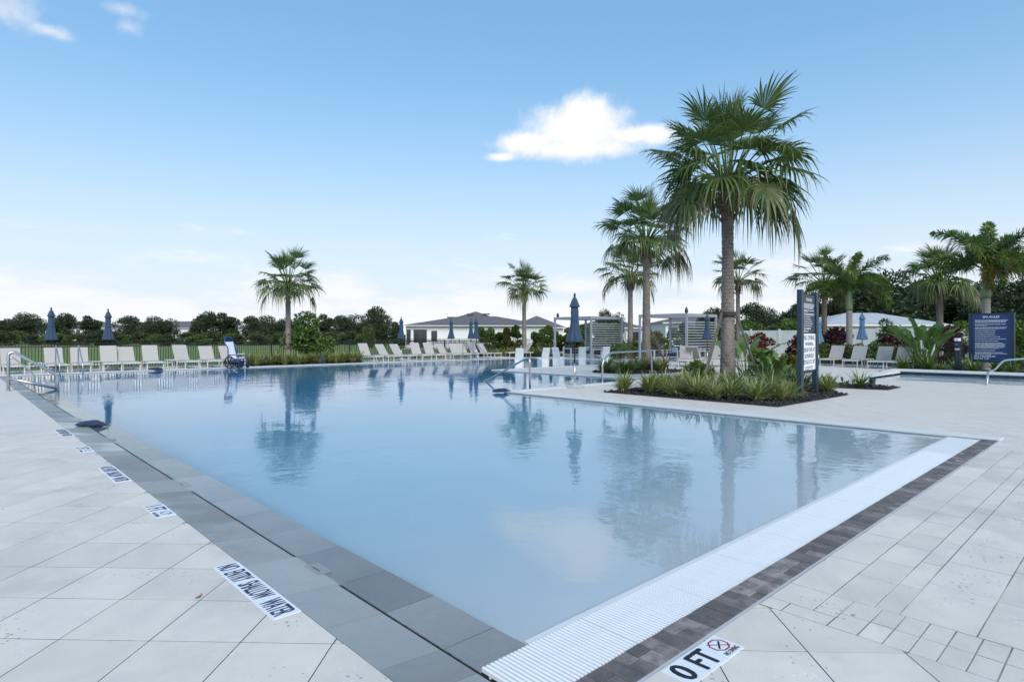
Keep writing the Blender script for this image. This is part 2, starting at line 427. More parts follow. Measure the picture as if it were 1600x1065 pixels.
def glass_fn(t, b, o):
    b.inputs['Base Color'].default_value = (0.03, 0.035, 0.045, 1); b.inputs['Roughness'].default_value = 0.06
    b.inputs['Specular IOR Level'].default_value = 0.7
mat('dark_glass', glass_fn)
simple('window_frame', (0.08, 0.085, 0.095), 0.5)
simple('rubber', (0.02, 0.02, 0.022), 0.7)
simple('chair_blue', (0.02, 0.07, 0.24), 0.35, var=0.1)
simple('chair_navy', (0.012, 0.018, 0.07), 0.6, var=0.1)
simple('path_concrete', (0.60, 0.60, 0.60), 0.8, var=0.08)
simple('utility_blue', (0.03, 0.07, 0.13), 0.5)
simple('dead_leaf', (0.20, 0.12, 0.03), 0.7, var=0.3)
M = MATS


# ------------------------------------------------------------------ mesh builder
class MB:
    def __init__(s):
        s.v = []; s.f = []; s.uv = None; s.tip = None
    def quad(s, a, b, c, d):
        i = len(s.v); s.v += [tuple(a), tuple(b), tuple(c), tuple(d)]; s.f.append((i, i + 1, i + 2, i + 3)); return s
    def box(s, x0, x1, y0, y1, z0, z1):
        i = len(s.v)
        s.v += [(x0, y0, z0), (x1, y0, z0), (x1, y1, z0), (x0, y1, z0), (x0, y0, z1), (x1, y0, z1), (x1, y1, z1), (x0, y1, z1)]
        s.f += [tuple(i + k for k in q) for q in ((3, 2, 1, 0), (4, 5, 6, 7), (0, 1, 5, 4), (1, 2, 6, 5), (2, 3, 7, 6), (3, 0, 4, 7))]
        return s
    def prism(s, pts, z0, z1, inset=0.0):
        """vertical prism over a ccw polygon; inset draws in the top a little like an arris"""
        n = len(pts); i = len(s.v)
        cx = sum(p[0] for p in pts) / n; cy = sum(p[1] for p in pts) / n
        s.v += [(p[0], p[1], z0) for p in pts]
        if inset:
            s.v += [(p[0], p[1], z1 - inset) for p in pts]
            for p in pts:
                d = Vector((cx - p[0], cy - p[1])); l = max(d.length, 1e-6); d = d / l * min(inset * 1.2, l * 0.3)
                s.v.append((p[0] + d.x, p[1] + d.y, z1))
            for k in range(n):
                j = (k + 1) % n
                s.f += [(i + k, i + j, i + n + j, i + n + k), (i + n + k, i + n + j, i + 2 * n + j, i + 2 * n + k)]
            s.f.append(tuple(range(i + 2 * n, i + 3 * n)))
        else:
            s.v += [(p[0], p[1], z1) for p in pts]
            for k in range(n):
                j = (k + 1) % n; s.f.append((i + k, i + j, i + n + j, i + n + k))
            s.f.append(tuple(range(i + n, i + 2 * n)))
        s.f.append(tuple(range(i + n - 1, i - 1, -1)))
        return s
    def bar(s, p, q, w, h, up=(0, 0, 1)):
        p = Vector(p); q = Vector(q); d = (q - p).normalized(); up = Vector(up)
        if abs(d.dot(up)) > 0.97: up = Vector((1, 0, 0))
        a = d.cross(up).normalized() * w / 2; b = a.cross(d).normalized() * h / 2
        i = len(s.v)
        for c in (p, q):
            s.v += [tuple(c - a - b), tuple(c + a - b), tuple(c + a + b), tuple(c - a + b)]
        s.f += [tuple(i + k for k in t) for t in ((0, 1, 2, 3), (7, 6, 5, 4), (0, 4, 5, 1), (1, 5, 6, 2), (2, 6, 7, 3), (3, 7, 4, 0))]
        return s
    def tube(s, pts, r, n=8, caps=True):
        pts = [Vector(p) for p in pts]; rs = r if isinstance(r, (list, tuple)) else [r] * len(pts)
        i0 = len(s.v); last = None
        for k, p in enumerate(pts):
            d = (pts[min(k + 1, len(pts) - 1)] - pts[max(k - 1, 0)]).normalized()
            if last is None:
                up = Vector((0, 0, 1)) if abs(d.z) < 0.9 else Vector((1, 0, 0))
                a = d.cross(up).normalized()
            else:
                a = (last - d * last.dot(d)).normalized()
            last = a; b = d.cross(a)
            for j in range(n):
                t = 2 * PI * j / n
                s.v.append(tuple(p + (a * math.cos(t) + b * math.sin(t)) * rs[k]))
        for k in range(len(pts) - 1):
            for j in range(n):
                j2 = (j + 1) % n; o = i0 + k * n
                s.f.append((o + j, o + j2, o + n + j2, o + n + j))
        if caps:
            s.f.append(tuple(range(i0 + n - 1, i0 - 1, -1))); e = i0 + (len(pts) - 1) * n
            s.f.append(tuple(range(e, e + n)))
        return s
    def lathe(s, prof, c=(0, 0), n=16, rf=None):
        i0 = len(s.v)
        for k, (r, z) in enumerate(prof):
            for j in range(n):
                t = 2 * PI * j / n; rr = r * (rf(t, z) if rf else 1)
                s.v.append((c[0] + rr * math.cos(t), c[1] + rr * math.sin(t), z))
        for k in range(len(prof) - 1):
            for j in range(n):
                j2 = (j + 1) % n; o = i0 + k * n
                s.f.append((o + j, o + j2, o + n + j2, o + n + j))
        s.f.append(tuple(range(i0 + n - 1, i0 - 1, -1))); e = i0 + (len(prof) - 1) * n
        s.f.append(tuple(range(e, e + n)))
        return s
    def mesh(s, name, m, smooth=False, bevel=0.0):
        me = bpy.data.meshes.new(name); me.from_pydata(s.v, [], s.f)
        if s.tip:
            a = me.attributes.new('tip', 'FLOAT', 'POINT'); a.data.foreach_set('value', s.tip)
        if s.uv:
            ul = me.uv_layers.new(name='UVMap')
            for lp in me.loops: ul.data[lp.index].uv = s.uv[lp.vertex_index]
        if bevel:
            bm = bmesh.new(); bm.from_mesh(me)
            bmesh.ops.bevel(bm, geom=list(bm.edges), offset=bevel, segments=2, affect='EDGES', profile=0.6, clamp_overlap=True)
            bm.to_mesh(me); bm.free()
        if smooth:
            me.polygons.foreach_set('use_smooth', [True] * len(me.polygons))
        me.materials.append(M[m] if isinstance(m, str) else m)
        me.update()
        return me
    def build(s, name, m, parent=None, smooth=False, bevel=0.0, loc=None, label=None, kind=None):
        return link(name, s.mesh(name, m, smooth, bevel), parent, loc, label=label, kind=kind)


def link(name, me, parent=None, loc=None, rz=0.0, scale=None, label=None, kind=None):
    o = bpy.data.objects.new(name, me); COL.objects.link(o)
    if parent: o.parent = parent
    if loc: o.location = loc
    if rz: o.rotation_euler.z = rz
    if scale: o.scale = scale
    if label: o['label'] = label
    if kind: o['kind'] = kind
    return o

def thing(name, label, cat, loc=(0, 0, 0), rz=0.0, group=None, scale=None):
    o = link(name, None, None, loc, rz, scale); o['label'] = label; o['category'] = cat
    if group: o['group'] = group
    return o

def tag(o, label, cat, group=None):
    o['label'] = label; o['category'] = cat
    if group: o['group'] = group
    return o

def struct(o): o['kind'] = 'structure'; return o
def stuff(o): o['kind'] = 'stuff'; return o

def dup(root, loc, rz=0.0, label=None, scale=None):
    kids = {}
    for o in ALLKIDS(root): kids.setdefault(o.parent.name, []).append(o)
    def rec(o, parent):
        c = o.copy(); COL.objects.link(c); c.parent = parent
        for ch in kids.get(o.name, []): rec(ch, c)
        return c
    r = rec(root, None); r.location = loc; r.rotation_euler.z = rz
    if label: r['label'] = label
    if scale: r.scale = scale
    return r

CHILDREN = None
def ALLKIDS(root):
    out = []; st = [root]
    while st:
        o = st.pop()
        for c in o.children: out.append(c); st.append(c)
    return out

def spot(px, Y):
    """plan position on the sight line through photo column px at Y metres in front of the camera"""
    X = (px - 800) / 943 * Y
    return (X * math.cos(YAW) + Y * math.sin(YAW), -X * math.sin(YAW) + Y * math.cos(YAW))

ORD = ['first', 'second', 'third', 'fourth', 'fifth', 'sixth', 'seventh', 'eighth', 'ninth', 'tenth', 'eleventh', 'twelfth', 'thirteenth', 'fourteenth', 'fifteenth', 'sixteenth', 'seventeenth', 'eighteenth', 'nineteenth', 'twentieth']

def fillet(pts, r, n=5):
    pts = [Vector(p) for p in pts]; out = [pts[0]]
    for k in range(1, len(pts) - 1):
        a, b, c = pts[k - 1], pts[k], pts[k + 1]
        d1 = (a - b); d2 = (c - b); rr = min(r, d1.length * 0.45, d2.length * 0.45)
        p = b + d1.normalized() * rr; q = b + d2.normalized() * rr
        for i in range(n + 1):
            t = i / n; out.append(p * (1 - t) ** 2 + b * 2 * t * (1 - t) + q * t * t)
    out.append(pts[-1]); return out

def clip(poly, a, b, c):
    """keep the part of poly with a*x+b*y<=c"""
    out = []
    for k in range(len(poly)):
        p, q = poly[k], poly[(k + 1) % len(poly)]
        dp = a * p[0] + b * p[1] - c; dq = a * q[0] + b * q[1] - c
        if dp <= 0: out.append(p)
        if dp * dq < 0:
            t = dp / (dp - dq); out.append((p[0] + (q[0] - p[0]) * t, p[1] + (q[1] - p[1]) * t))
    return out

def area(p):
    return 0.5 * sum(p[i][0] * p[(i + 1) % len(p)][1] - p[(i + 1) % len(p)][0] * p[i][1] for i in range(len(p)))

# ================================================================== THE SETTING
WATER = -0.030
POOL = [(2.105, 11.07, 2.155, 30.1), (11.07, 17.7, 12.1, 30.1), (17.7, 30.0, 20.2, 30.1)]
SPA = (23.75, 28.4, -3.0, 7.1)
DECKS = [(-14, 34, -10, 33.7), (34, 46, 8, 31.5)]
HOLES = POOL + [SPA, (1.42, 2.105, -10, 30.1), (1.775, 11.05, 1.525, 2.155)]

def inside(rects, u, v):
    return any(r[0] <= u <= r[1] and r[2] <= v <= r[3] for r in rects)

def sheet(name, m, z, outer, holes, ext=None):
    us = sorted({x for r in outer + holes for x in r[:2]} | set(ext or []))
    vs = sorted({x for r in outer + holes for x in r[2:]} | set(ext or []))
    mb = MB(); idx = {}
    def vert(u, v):
        if (u, v) not in idx: idx[(u, v)] = len(mb.v); mb.v.append((u, v, z))
        return idx[(u, v)]
    for a, b in zip(us, us[1:]):
        for c, d in zip(vs, vs[1:]):
            cu, cv_ = (a + b) / 2, (c + d) / 2
            if inside(outer, cu, cv_) and not inside(holes, cu, cv_):
                mb.f.append((vert(a, c), vert(b, c), vert(b, d), vert(a, d)))
    return struct(mb.build(name, m))

deck = sheet('pool_deck', 'deck', -0.006, DECKS, HOLES)
sheet('lawn', 'lawn', -0.03, [(-1500, 1500, -1500, 1500)], DECKS)

# ---- left field: square pavers laid on the diagonal
S = 0.457
fwd = Vector((math.sin(YAW), math.cos(YAW))); rgt = Vector((math.cos(YAW), -math.sin(YAW)))
def near_frame(u, v, far, side=1.25):
    p = Vector((u, v)); Y = p.dot(fwd); X = p.dot(rgt)
    return 1.2 < Y < far and abs(X) < 0.848 * Y * side + 0.3

field = struct(link('diagonal_paver_field', None))
gap = 0.0034
r2 = 2 ** 0.5
bedq = MB()
whole = MB().prism([(S / r2 - gap, 0), (0, S / r2 - gap), (-S / r2 + gap, 0), (0, -S / r2 + gap)], -0.0045, 0.0, 0.0012).mesh('paver', 'paver')
for i in range(-40, 40):
    for j in range(-40, 40):
        a = 4.128 + (i + 0.5) * S * r2; b = 1.861 + (j + 0.5) * S * r2     # u+v=a, u-v=b
        u, v = (a + b) / 2, (a - b) / 2
        if not near_frame(u, v, 9.6): continue
        h = S / r2 - gap
        poly = [(u + h, v), (u, v + h), (u - h, v), (u, v - h)]
        left = clip(poly, 1, 0, 1.418)
        low = clip(clip(clip(poly, 0, 1, 1.522), 1, 0, 3.332), -1, 0, -1.42)
        for q in ((left,) if u < 1.42 else (low,)) if (u + h < 1.418 or u - h > 1.42) else (left, low):
            if len(q) < 3 or area(q) < 0.004: continue
            dz = random.uniform(-0.0006, 0.0006)
            cq = [(u + (x - u) * 1.02, v + (y - v) * 1.02, -0.0011) for x, y in q]; i0 = len(bedq.v); bedq.v += cq; bedq.f.append(tuple(range(i0, i0 + len(cq))))
            if area(q) > 0.99 * 2 * h * h:
                link('paver', whole, field, (u, v, dz), random.choice((0, PI / 2, PI, -PI / 2)))
            else:
                MB().prism([(x - u, y - v) for x, y in q], -0.0045, 0.0, 0.0012).build('paver', 'paver', field, loc=(u, v, dz))

bedq.build('paver_joint_bed', 'joint_sand', field, kind='stuff')
# ---- right field: straight courses of mixed lengths
sheet('paver_bedding', 'joint_sand', -0.0013, [(3.335, 10.2, -1.2, 1.524)], [])
court = struct(link('straight_paver_field', None))
def lay(u0, u1, v0, v1):
    g = 0.0030
    MB().prism([(u0 + g, v0 + g), (u1 - g, v0 + g), (u1 - g, v1 - g), (u0 + g, v1 - g)], -0.0042, random.uniform(-0.0008, 0.0008), 0.002).build('paver', 'paver', court)
v = 1.168
lay(3.335, 3.47, 1.405, 1.522); lay(3.335, 3.47, 1.168, 1.405)
while v > -1.1:                                   # double border of small setts
    w = 0.111 if v < 1.03 else 0.143
    lay(3.335, 3.548, v - w, v); lay(3.548, 3.757, v - w, v); v -= w
lay(3.47, 3.757, 1.284, 1.522); lay(3.47, 3.757, 1.168, 1.284)
rr = random.Random(3)
bands = [(1.284, 1.522, 0.62, 0.8), (1.066, 1.284, 0.32, 0.45), (0.946, 1.066, 0.34, 0.6), (0.61, 0.946, 0.42, 0.62), (0.276, 0.61, 0.42, 0.62), (-0.06, 0.276, 0.42, 0.62), (-0.4, -0.06, 0.42, 0.62), (-0.74, -0.4, 0.42, 0.62), (-1.08, -0.74, 0.5, 0.7)]
for v0, v1, a, b in bands:
    u = 3.757
    while u < 10.19:
        w = min(rr.uniform(a, b), 10.2 - u)
        if 10.2 - u - w < 0.12: w = 10.2 - u
        lay(u, u + w, v0, v1); u += w

# ---- left coping: two rows of slate tiles with a narrow drain slot between
cop = struct(link('pool_coping', None))
bounds = [-1.06, -0.53, 0.0, 0.53, 1.06, 1.58, 2.107, 2.385, 2.92, 3.447, 4.08]
sections = [(2.107, 3.447)]
v = 4.08; nxt = []
while v < 30.0:
    for _ in range(4 + (len(nxt) % 2)):
        nv = v + random.uniform(0.60, 0.64)
        if nv > 30.1: break
        bounds.append(nv); v = nv
    sections.append((4.08 if not nxt else nxt[-1], v))
    if v + 0.62 > 30.1: break
    v += 0.62; bounds.append(v); nxt.append(v)
drains = []
for a, b in zip(bounds, bounds[1:]):
    mid = (a + b) / 2; g = 0.0025
    if a < 2.1: ins = 1.758
    else:
        ins = 1.758 if any(s[0] - 0.01 <= mid <= s[1] + 0.01 for s in sections) else 1.7715
        if ins > 1.77: drains.append((a, b))
    z0, z1 = -0.001, -0.0275
    mb = MB(); o0, o1 = 1.422, ins
    mb.v += [(o0, a + g, -0.06), (o1, a + g, -0.06), (o1, b - g, -0.06), (o0, b - g, -0.06), (o0, a + g, z0), (o1, a + g, z1), (o1, b - g, z1), (o0, b - g, z0)]
    mb.f += [(4, 5, 6, 7), (0, 1, 5, 4), (1, 2, 6, 5), (2, 3, 7, 6), (3, 0, 4, 7)]
    mb.build('coping_tile', 'coping', cop)
    if a >= 2.1:
        i0 = 3.541 - ins
        mb = MB(); mb.v += [(i0, a + g, -0.06), (2.105, a + g, -0.06), (2.105, b - g, -0.06), (i0, b - g, -0.06), (i0, a + g, -0.0335), (2.105, a + g, -0.036), (2.105, b - g, -0.036), (i0, b - g, -0.0335)]
        mb.f += [(4, 5, 6, 7), (0, 1, 5, 4), (1, 2, 6, 5), (2, 3, 7, 6), (3, 0, 4, 7)]
        mb.build('coping_tile', 'soaked_slate' if a < 8.3 else 'soaked_glare_cut', cop)
for a, b in drains:                                 # small drain cover plates between the slots
    c = (a + b) / 2
    dc = MB().box(1.712, 1.835, c - 0.105, c + 0.105, -0.032, -0.0245).build('drain_cover', 'coping', cop)
    MB().box(1.768, 1.775, c - 0.05, c + 0.05, -0.0245, -0.0238).build('slot', 'slot', dc)
MB().quad((1.40, -8, -0.0385), (2.104, -8, -0.0385), (2.104, 30.1, -0.0385), (1.40, 30.1, -0.0385)).build('slot_bed', 'slot', cop)

# ---- zero-entry edge: white strip, grating, dark bricks, thin kerb
strip = MB().box(2.106, 11.06, 2.108, 2.156, -0.09, -0.020).build('entry_strip', 'edge_stone'); struct(strip)
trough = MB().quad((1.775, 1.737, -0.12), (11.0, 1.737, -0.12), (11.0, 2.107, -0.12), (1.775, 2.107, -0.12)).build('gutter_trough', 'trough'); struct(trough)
gr = thing('gutter_grating', 'long white slatted gutter grating along the zero-depth pool edge', 'grating', (0, 0, 0))
PITCH = 0.0251; n_sl = int((10.90 - 1.78) / PITCH)
slat = MB().box(-0.0076, 0.0076, -0.181, 0.181, -0.022, 0.0).mesh('slat', 'grate', bevel=0.0022)
rest = MB()
for i in range(n_sl):
    u = 1.79 + i * PITCH + (i // 28) * 0.006
    if i < 300: link('slat', slat, gr, (u, 1.922, -0.008 + random.uniform(-0.0006, 0.0006)))
    else: rest.box(u - 0.0076, u + 0.0076, 1.741, 2.103, -0.03, -0.008)
rest.build('far_slats', 'grate', gr, kind='stuff')
for vv in (1.80, 1.922, 2.045):
    MB().box(1.782, 10.98, vv - 0.005, vv + 0.005, -0.05, -0.024).build('bearer', 'grate', gr)
band = struct(link('brick_border', None))
u = 1.776
while u < 11.0:
    w = random.uniform(0.092, 0.108)
    if random.random() < 0.45:
        c = random.uniform(1.60, 1.68)
        parts = [(1.547, c), (c, 1.735)]
    else: parts = [(1.547, 1.735)]
    for a, b in parts:
        g = 0.002; z = -0.004 + random.uniform(-0.002, 0.002)
        MB().prism([(u + g, a + g), (u + w - g, a + g), (u + w - g, b - g), (u + g, b - g)], -0.05, z, 0.004).build('brick', 'brick', band)
    u += w
MB().quad((1.775, 1.545, -0.014), (11.05, 1.545, -0.014), (11.05, 1.737, -0.014), (1.775, 1.737, -0.014)).build('brick_bed', 'joint_sand', band)
struct(MB().box(1.775, 11.05, 1.5245, 1.545, -0.05, -0.003).build('kerb_strip', 'kerb'))

# ---- basin, walls, edges and water
def depth(u, v):
    z = -0.034 - 0.0833 * max(0.0, v - 2.2)
    z = max(z, -1.25)
    if u > 17.7 and v < 24.0: z = max(z, -0.42)
    return z
fl = MB(); us = [2.1051] + [2.5 + 0.5 * i for i in range(56)]; vs = [2.13] + [2.2 + 0.35 * i for i in range(81)]
for u in us:
    for v in vs: fl.v.append((u, v, depth(u, v)))
for i in range(len(us) - 1):
    for j in range(len(vs) - 1):
        k = i * len(vs) + j; fl.f.append((k, k + len(vs), k + len(vs) + 1, k + 1))
struct(fl.build('pool_floor', 'plaster', smooth=True))
OUT = [(2.105, 30.1), (2.105, 2.155), (11.07, 2.155), (11.07, 12.1), (17.7, 12.1), (17.7, 20.2), (30.0, 20.2), (30.0, 30.1)]
wl = MB()
for k in range(len(OUT)):
    p, q = OUT[k], OUT[(k + 1) % len(OUT)]
    if k == 1: continue
    top = -0.038 if k == 0 else 0.0
    wl.quad((p[0], p[1], -1.4), (q[0], q[1], -1.4), (q[0], q[1], top), (p[0], p[1], top))
struct(wl.build('pool_wall', 'wall_tile'))
def edge(u0, u1, v0, v1): struct(MB().box(u0, u1, v0, v1, -0.022, 0.012).build('pool_edge', 'edge_stone', bevel=0.008))
edge(11.055, 11.36, 1.525, 12.11); edge(11.36, 17.41, 11.8, 12.115); edge(17.685, 18.0, 12.115, 20.2); edge(17.41, 17.685, 11.8, 12.115)
edge(18.0, 30.0, 19.9, 20.215); edge(29.985, 30.3, 19.9, 30.1); edge(1.4, 30.3, 30.085, 30.4)
WP = [(1.7815, 30.12), (1.7815, 2.12), (11.09, 2.12), (11.09, 12.08), (17.72, 12.08), (17.72, 20.18), (30.02, 20.18), (30.02, 30.12)]
MBw = MB().prism(WP, -1.5, WATER)
wt = MBw.build('pool_water', 'water'); struct(wt)

# ---- spa
u0, u1, v0, v1 = SPA
sp = MB()
for p, q in (((u0, v0), (u1, v0)), ((u1, v0), (u1, v1)), ((u1, v1), (u0, v1)), ((u0, v1), (u0, v0))):
    sp.quad((*p, -1.0), (*q, -1.0), (*q, 0.0), (*p, 0.0))
sp.quad((u0, v0, -0.30), (u1, v0, -0.30), (u1, v1, -0.30), (u0, v1, -0.30))
struct(sp.build('spa_basin', 'spa_plaster'))
struct(MB().prism([(u0 - .01, v0 - .01), (u1 + .01, v0 - .01), (u1 + .01, v1 + .01), (u0 - .01, v1 + .01)], -0.9, -0.05).build('spa_water', 'spa_water'))
tl = MB().box(u1 - 0.012, u1 + 0.02, v0, v1, -0.2, 0.06).build('spa_tile_band', 'spa_tile'); struct(tl)
struct(MB().box(u1 - 0.06, u1 + 0.34, v0, v1, 0.06, 0.16).build('spa_rim', 'edge_stone', bevel=0.02))
struct(MB().box(u1 + 0.02, u1 + 0.30, v0, v1 - .01, -0.2, 0.06).build('spa_wall', 'edge_stone'))
wd = MB()
for i in range(9):
    a = i / 8; u = u1 + 0.3 - a * (u1 - u0 - 0.4); z = 0.005 + 0.155 * math.cos(a * PI / 2) ** 2.2
    wd.v += [(u, v1, z), (u, v1 + 0.34, z), (u, v1 + 0.34, -0.1), (u, v1, -0.1)]
for i in range(8):
    for j in range(4): o_ = 4 * i; wd.f.append((o_ + j, o_ + (j + 1) % 4, o_ + 4 + (j + 1) % 4, o_ + 4 + j))
struct(wd.build('spa_rim', 'edge_stone'))

# ---- path beyond the fence
struct(MB().box(-30, 60, 38.2, 40.0, -0.1, -0.02).build('footpath', 'path_concrete'))

# ---- planting beds of black mulch
def bed(name, poly, seed, dens=120, edge_only=False):
    rg = random.Random(seed); mb = MB()
    n = len(poly); i0 = len(mb.v)
    xs = [p[0] for p in poly]; ys = [p[1] for p in poly]
    def inp(x, y):
        c = False
        for k in range(n):
            (xa, ya), (xb, yb) = poly[k], poly[(k + 1) % n]
            if (ya > y) != (yb > y) and x < (xb - xa) * (y - ya) / (yb - ya) + xa: c = not c
        return c
    base = MB().prism(poly, -0.004, 0.02); o = base.build(name, 'mulch'); struct(o)
    A = abs(area(poly)); cnt = int(min(A * dens, 4200))
    for _ in range(cnt * 3):
        if len(mb.f) > cnt * 8: break
        x, y = rg.uniform(min(xs), max(xs)), rg.uniform(min(ys), max(ys))
        if not inp(x, y): continue
        r = rg.uniform(0.02, 0.055); i = len(mb.v); z = 0.02 + rg.uniform(0, 0.03)
        for k in range(4):
            t = k * PI / 2 + rg.uniform(-.5, .5); q = r * rg.uniform(.6, 1.2)
            mb.v.append((x + q * math.cos(t), y + q * math.sin(t), z + rg.uniform(-.012, .012)))
        mb.v += [(x + rg.uniform(-.01, .01), y + rg.uniform(-.01, .01), z + r * rg.uniform(.5, .9)), (x, y, z - r * .6)]
        for k in range(4):
            mb.f += [(i + k, i + (k + 1) % 4, i + 4), (i + (k + 1) % 4, i + k, i + 5)]
    mb.build('mulch_chunks', 'mulch', o, kind='stuff')
    return o
BED1 = [(12.87, 10.1), (12.87, 5.47), (16.75, 5.37), (18.1, 6.4), (18.0, 10.1)]
BED2 = [(19.5, 15.9), (19.6, 14.3), (21.2, 13.6), (24.0, 13.6), (24.0, 16.5), (20.2, 16.5)]
BED3 = [(18.8, 6.75), (19.15, 5.1), (20.4, 5.1), (20.7, 7.3), (19.4, 7.4)]
BED4 = [(28.75, 8.0), (28.75, -2.0), (33.9, -2.0), (33.9, 7.9)]
BED5 = [(10.9, 30.95), (17.2, 30.95), (17.8, 31.6), (17.6, 33.6), (11.3, 33.6)]
for nm, pl, sd_ in (('mulch_bed', BED1, 1), ('mulch_bed', BED2, 2), ('mulch_bed', BED3, 3), ('mulch_bed', BED4, 4), ('mulch_bed', BED5, 5)):
    bed(nm, pl, sd_, 150 if sd_ in (1, 3) else 40)
BED6 = [(34.0, 9.2), (34.0, 8.05), (45.5, 8.05), (45.5, 30.5), (38.5, 30.5), (38.5, 22.5), (35.2, 22.5), (35.2, 9.2)]
bed('mulch_bed', BED6, 6, 4)
BED7 = [(30.35, 30.45), (46, 30.45), (46, 33.7), (30.35, 33.7)]
bed('mulch_bed', BED7, 7, 6)

# ================================================================== POOL FURNITURE
# ---- lettering helper: built-in font turned into a mesh and stretched into a box
def text_mb(txt):
    cu = bpy.data.curves.new('tmp', 'FONT'); cu.body = txt; cu.resolution_u = 3
    o = bpy.data.objects.new('tmp', cu); COL.objects.link(o)
    bpy.context.view_layer.update()
    me = o.evaluated_get(bpy.context.evaluated_depsgraph_get()).to_mesh()
    v = [tuple(x.co) for x in me.vertices]; f = [tuple(p.vertices) for p in me.polygons]
    o.evaluated_get(bpy.context.evaluated_depsgraph_get()).to_mesh_clear()
    bpy.data.objects.remove(o); bpy.data.curves.remove(cu)
    x0, x1 = min(p[0] for p in v), max(p[0] for p in v); y0, y1 = min(p[1] for p in v), max(p[1] for p in v)
    return [((p[0] - x0) / (x1 - x0), (p[1] - y0) / (y1 - y0)) for p in v], f
_tc = {}
def letter(mb, txt, org, ex, ey, w, h, bold=0.0):
    """put txt into the box at org with unit axes ex (reading) and ey (up)"""
    if txt not in _tc: _tc[txt] = text_mb(txt)
    vs_, fs = _tc[txt]; org = Vector(org); ex = Vector(ex); ey = Vector(ey)
    offs = [(0, 0)] + ([(bold, 0), (-bold, 0), (0, bold * .6), (0, -bold * .6)] if bold else [])
    nz = ex.cross(ey).normalized()
    for k, (ox, oy) in enumerate(offs):
        i = len(mb.v)
        mb.v += [tuple(org + ex * (p[0] * w + ox) + ey * (p[1] * h + oy) + nz * (k * 0.00012)) for p in vs_]
        mb.f += [tuple(i + q for q in f) for f in fs]
    return mb

def ring_mark(mb, c, ex, ey, rx, ry, n=8, w=0.10):
    c = Vector(c); ex = Vector(ex); ey = Vector(ey)
    P = lambda t, s: c + ex * (math.cos(t) * rx * s) + ey * (math.sin(t) * ry * s)
    for k in range(n):
        a, b = 2 * PI * (k + .5) / n, 2 * PI * (k + 1.5) / n
        mb.quad(P(a, 1 - w * 1.6), P(a, 1), P(b, 1), P(b, 1 - w * 1.6))
    return mb

# ---- depth and warning tiles let into the deck
def marker_left(v_hi, v_lo, words, label, symbol=False):
    """left deck: reads towards -v with letter tops towards the pool (+u)"""
    t = thing('depth_marker', label, 'marker', (1.34, (v_hi + v_lo) / 2, 0))
    L = v_hi - v_lo; off = (v_hi + v_lo) / 2
    n = max(1, round(L / 0.165)); st = L / n
    for i in range(n):
        MB().box(-0.077, 0.077, -L / 2 + i * st + .0008, -L / 2 + (i + 1) * st - .0008, -0.004, 0.0035).build('tile', 'marker_tile', t)
    ex, ey = (0, -1, 0), (1, 0, 0)
    if symbol:
        mb = MB(); letter(mb, words, (-0.066, L / 2 - 0.02, 0.0042), ex, ey, L * 0.44, 0.125, 0.004); mb.build('lettering', 'ink_navy', t)
        mb = MB(); c = (0.022, -L / 2 + 0.10, 0.0042); ring_mark(mb, c, ex, ey, 0.065, 0.042)
        mb.bar((c[0] - .035, c[1] + .05, .0042), (c[0] + .035, c[1] - .05, .0042), 0.008, 0.0006); mb.build('no_diving_symbol', 'ink_navy', t)
        mb = MB(); letter(mb, 'NO DIVING', (-0.068, -L / 2 + 0.175, 0.0042), ex, ey, 0.16, 0.03, 0.001); mb.build('lettering', 'ink_navy', t)
    else:
        x = L / 2 - 0.025; tot = L - 0.05
        for w_, a, b in words:
            mb = MB(); letter(mb, w_, (-0.062, x - tot * a, 0.0042), ex, ey, tot * (b - a), 0.122, 0.0024); mb.build('lettering', 'ink_navy', t)
    return t
NE = [('NO', 0, .10), ('ENTRY', .145, .35), ('SHALLOW', .40, .70), ('WATER', .76, 1.0)]
marker_left(4.18, 3.19, NE, 'large white NO ENTRY SHALLOW WATER warning tile nearest the camera')
marker_left(6.07, 5.64, '1 FT', 'white 1 FT depth tile with no diving symbol beside the grey coping', True)
marker_left(8.26, 7.28, NE, 'NO ENTRY SHALLOW WATER warning tile just beyond the 1 FT tile')
marker_left(9.92, 9.48, '2 FT', 'small faded depth tile between the two farther warning tiles', True)
marker_left(12.05, 11.15, NE, 'farthest NO ENTRY SHALLOW WATER warning tile beside the navy bag')
t = thing('depth_marker', 'white 0 FT depth tile with red no diving octagon beside dark bricks', 'marker', (2.572, 1.437, 0))
for i in range(3):
    MB().box(-0.237 + i * .158 + .0008, -0.237 + (i + 1) * .158 - .0008, -0.08, 0.078, -0.004, 0.0035).build('tile', 'marker_tile', t)
ex, ey = (1, 0, 0), (0, 1, 0)
mb = MB(); letter(mb, '0', (-0.21, -0.06, .0042), ex, ey, .075, .125, .006); mb.build('lettering', 'ink_black', t); mb = MB(); letter(mb, 'FT', (-0.07, -0.062, .0042), ex, ey, .13, .125, .006)
mb.build('lettering', 'ink_black', t)
mb = MB(); c = (0.163, 0.012, .0042); ring_mark(mb, c, ex, ey, .060, .052); mb.bar((c[0] - .045, c[1] + .038, .0044), (c[0] + .045, c[1] - .038, .0044), .006, .0005); mb.build('no_diving_octagon', 'ink_red', t)
mb = MB(); mb.bar((c[0] - .03, c[1] - .022, .0048), (c[0] + .032, c[1] + .02, .0048), .009, .0004); mb.build('diver_symbol', 'ink_black', t)
mb = MB(); letter(mb, 'NO DIVING', (0.105, -0.068, .0042), ex, ey, .115, .026, .001); mb.build('lettering', 'ink_black', t)

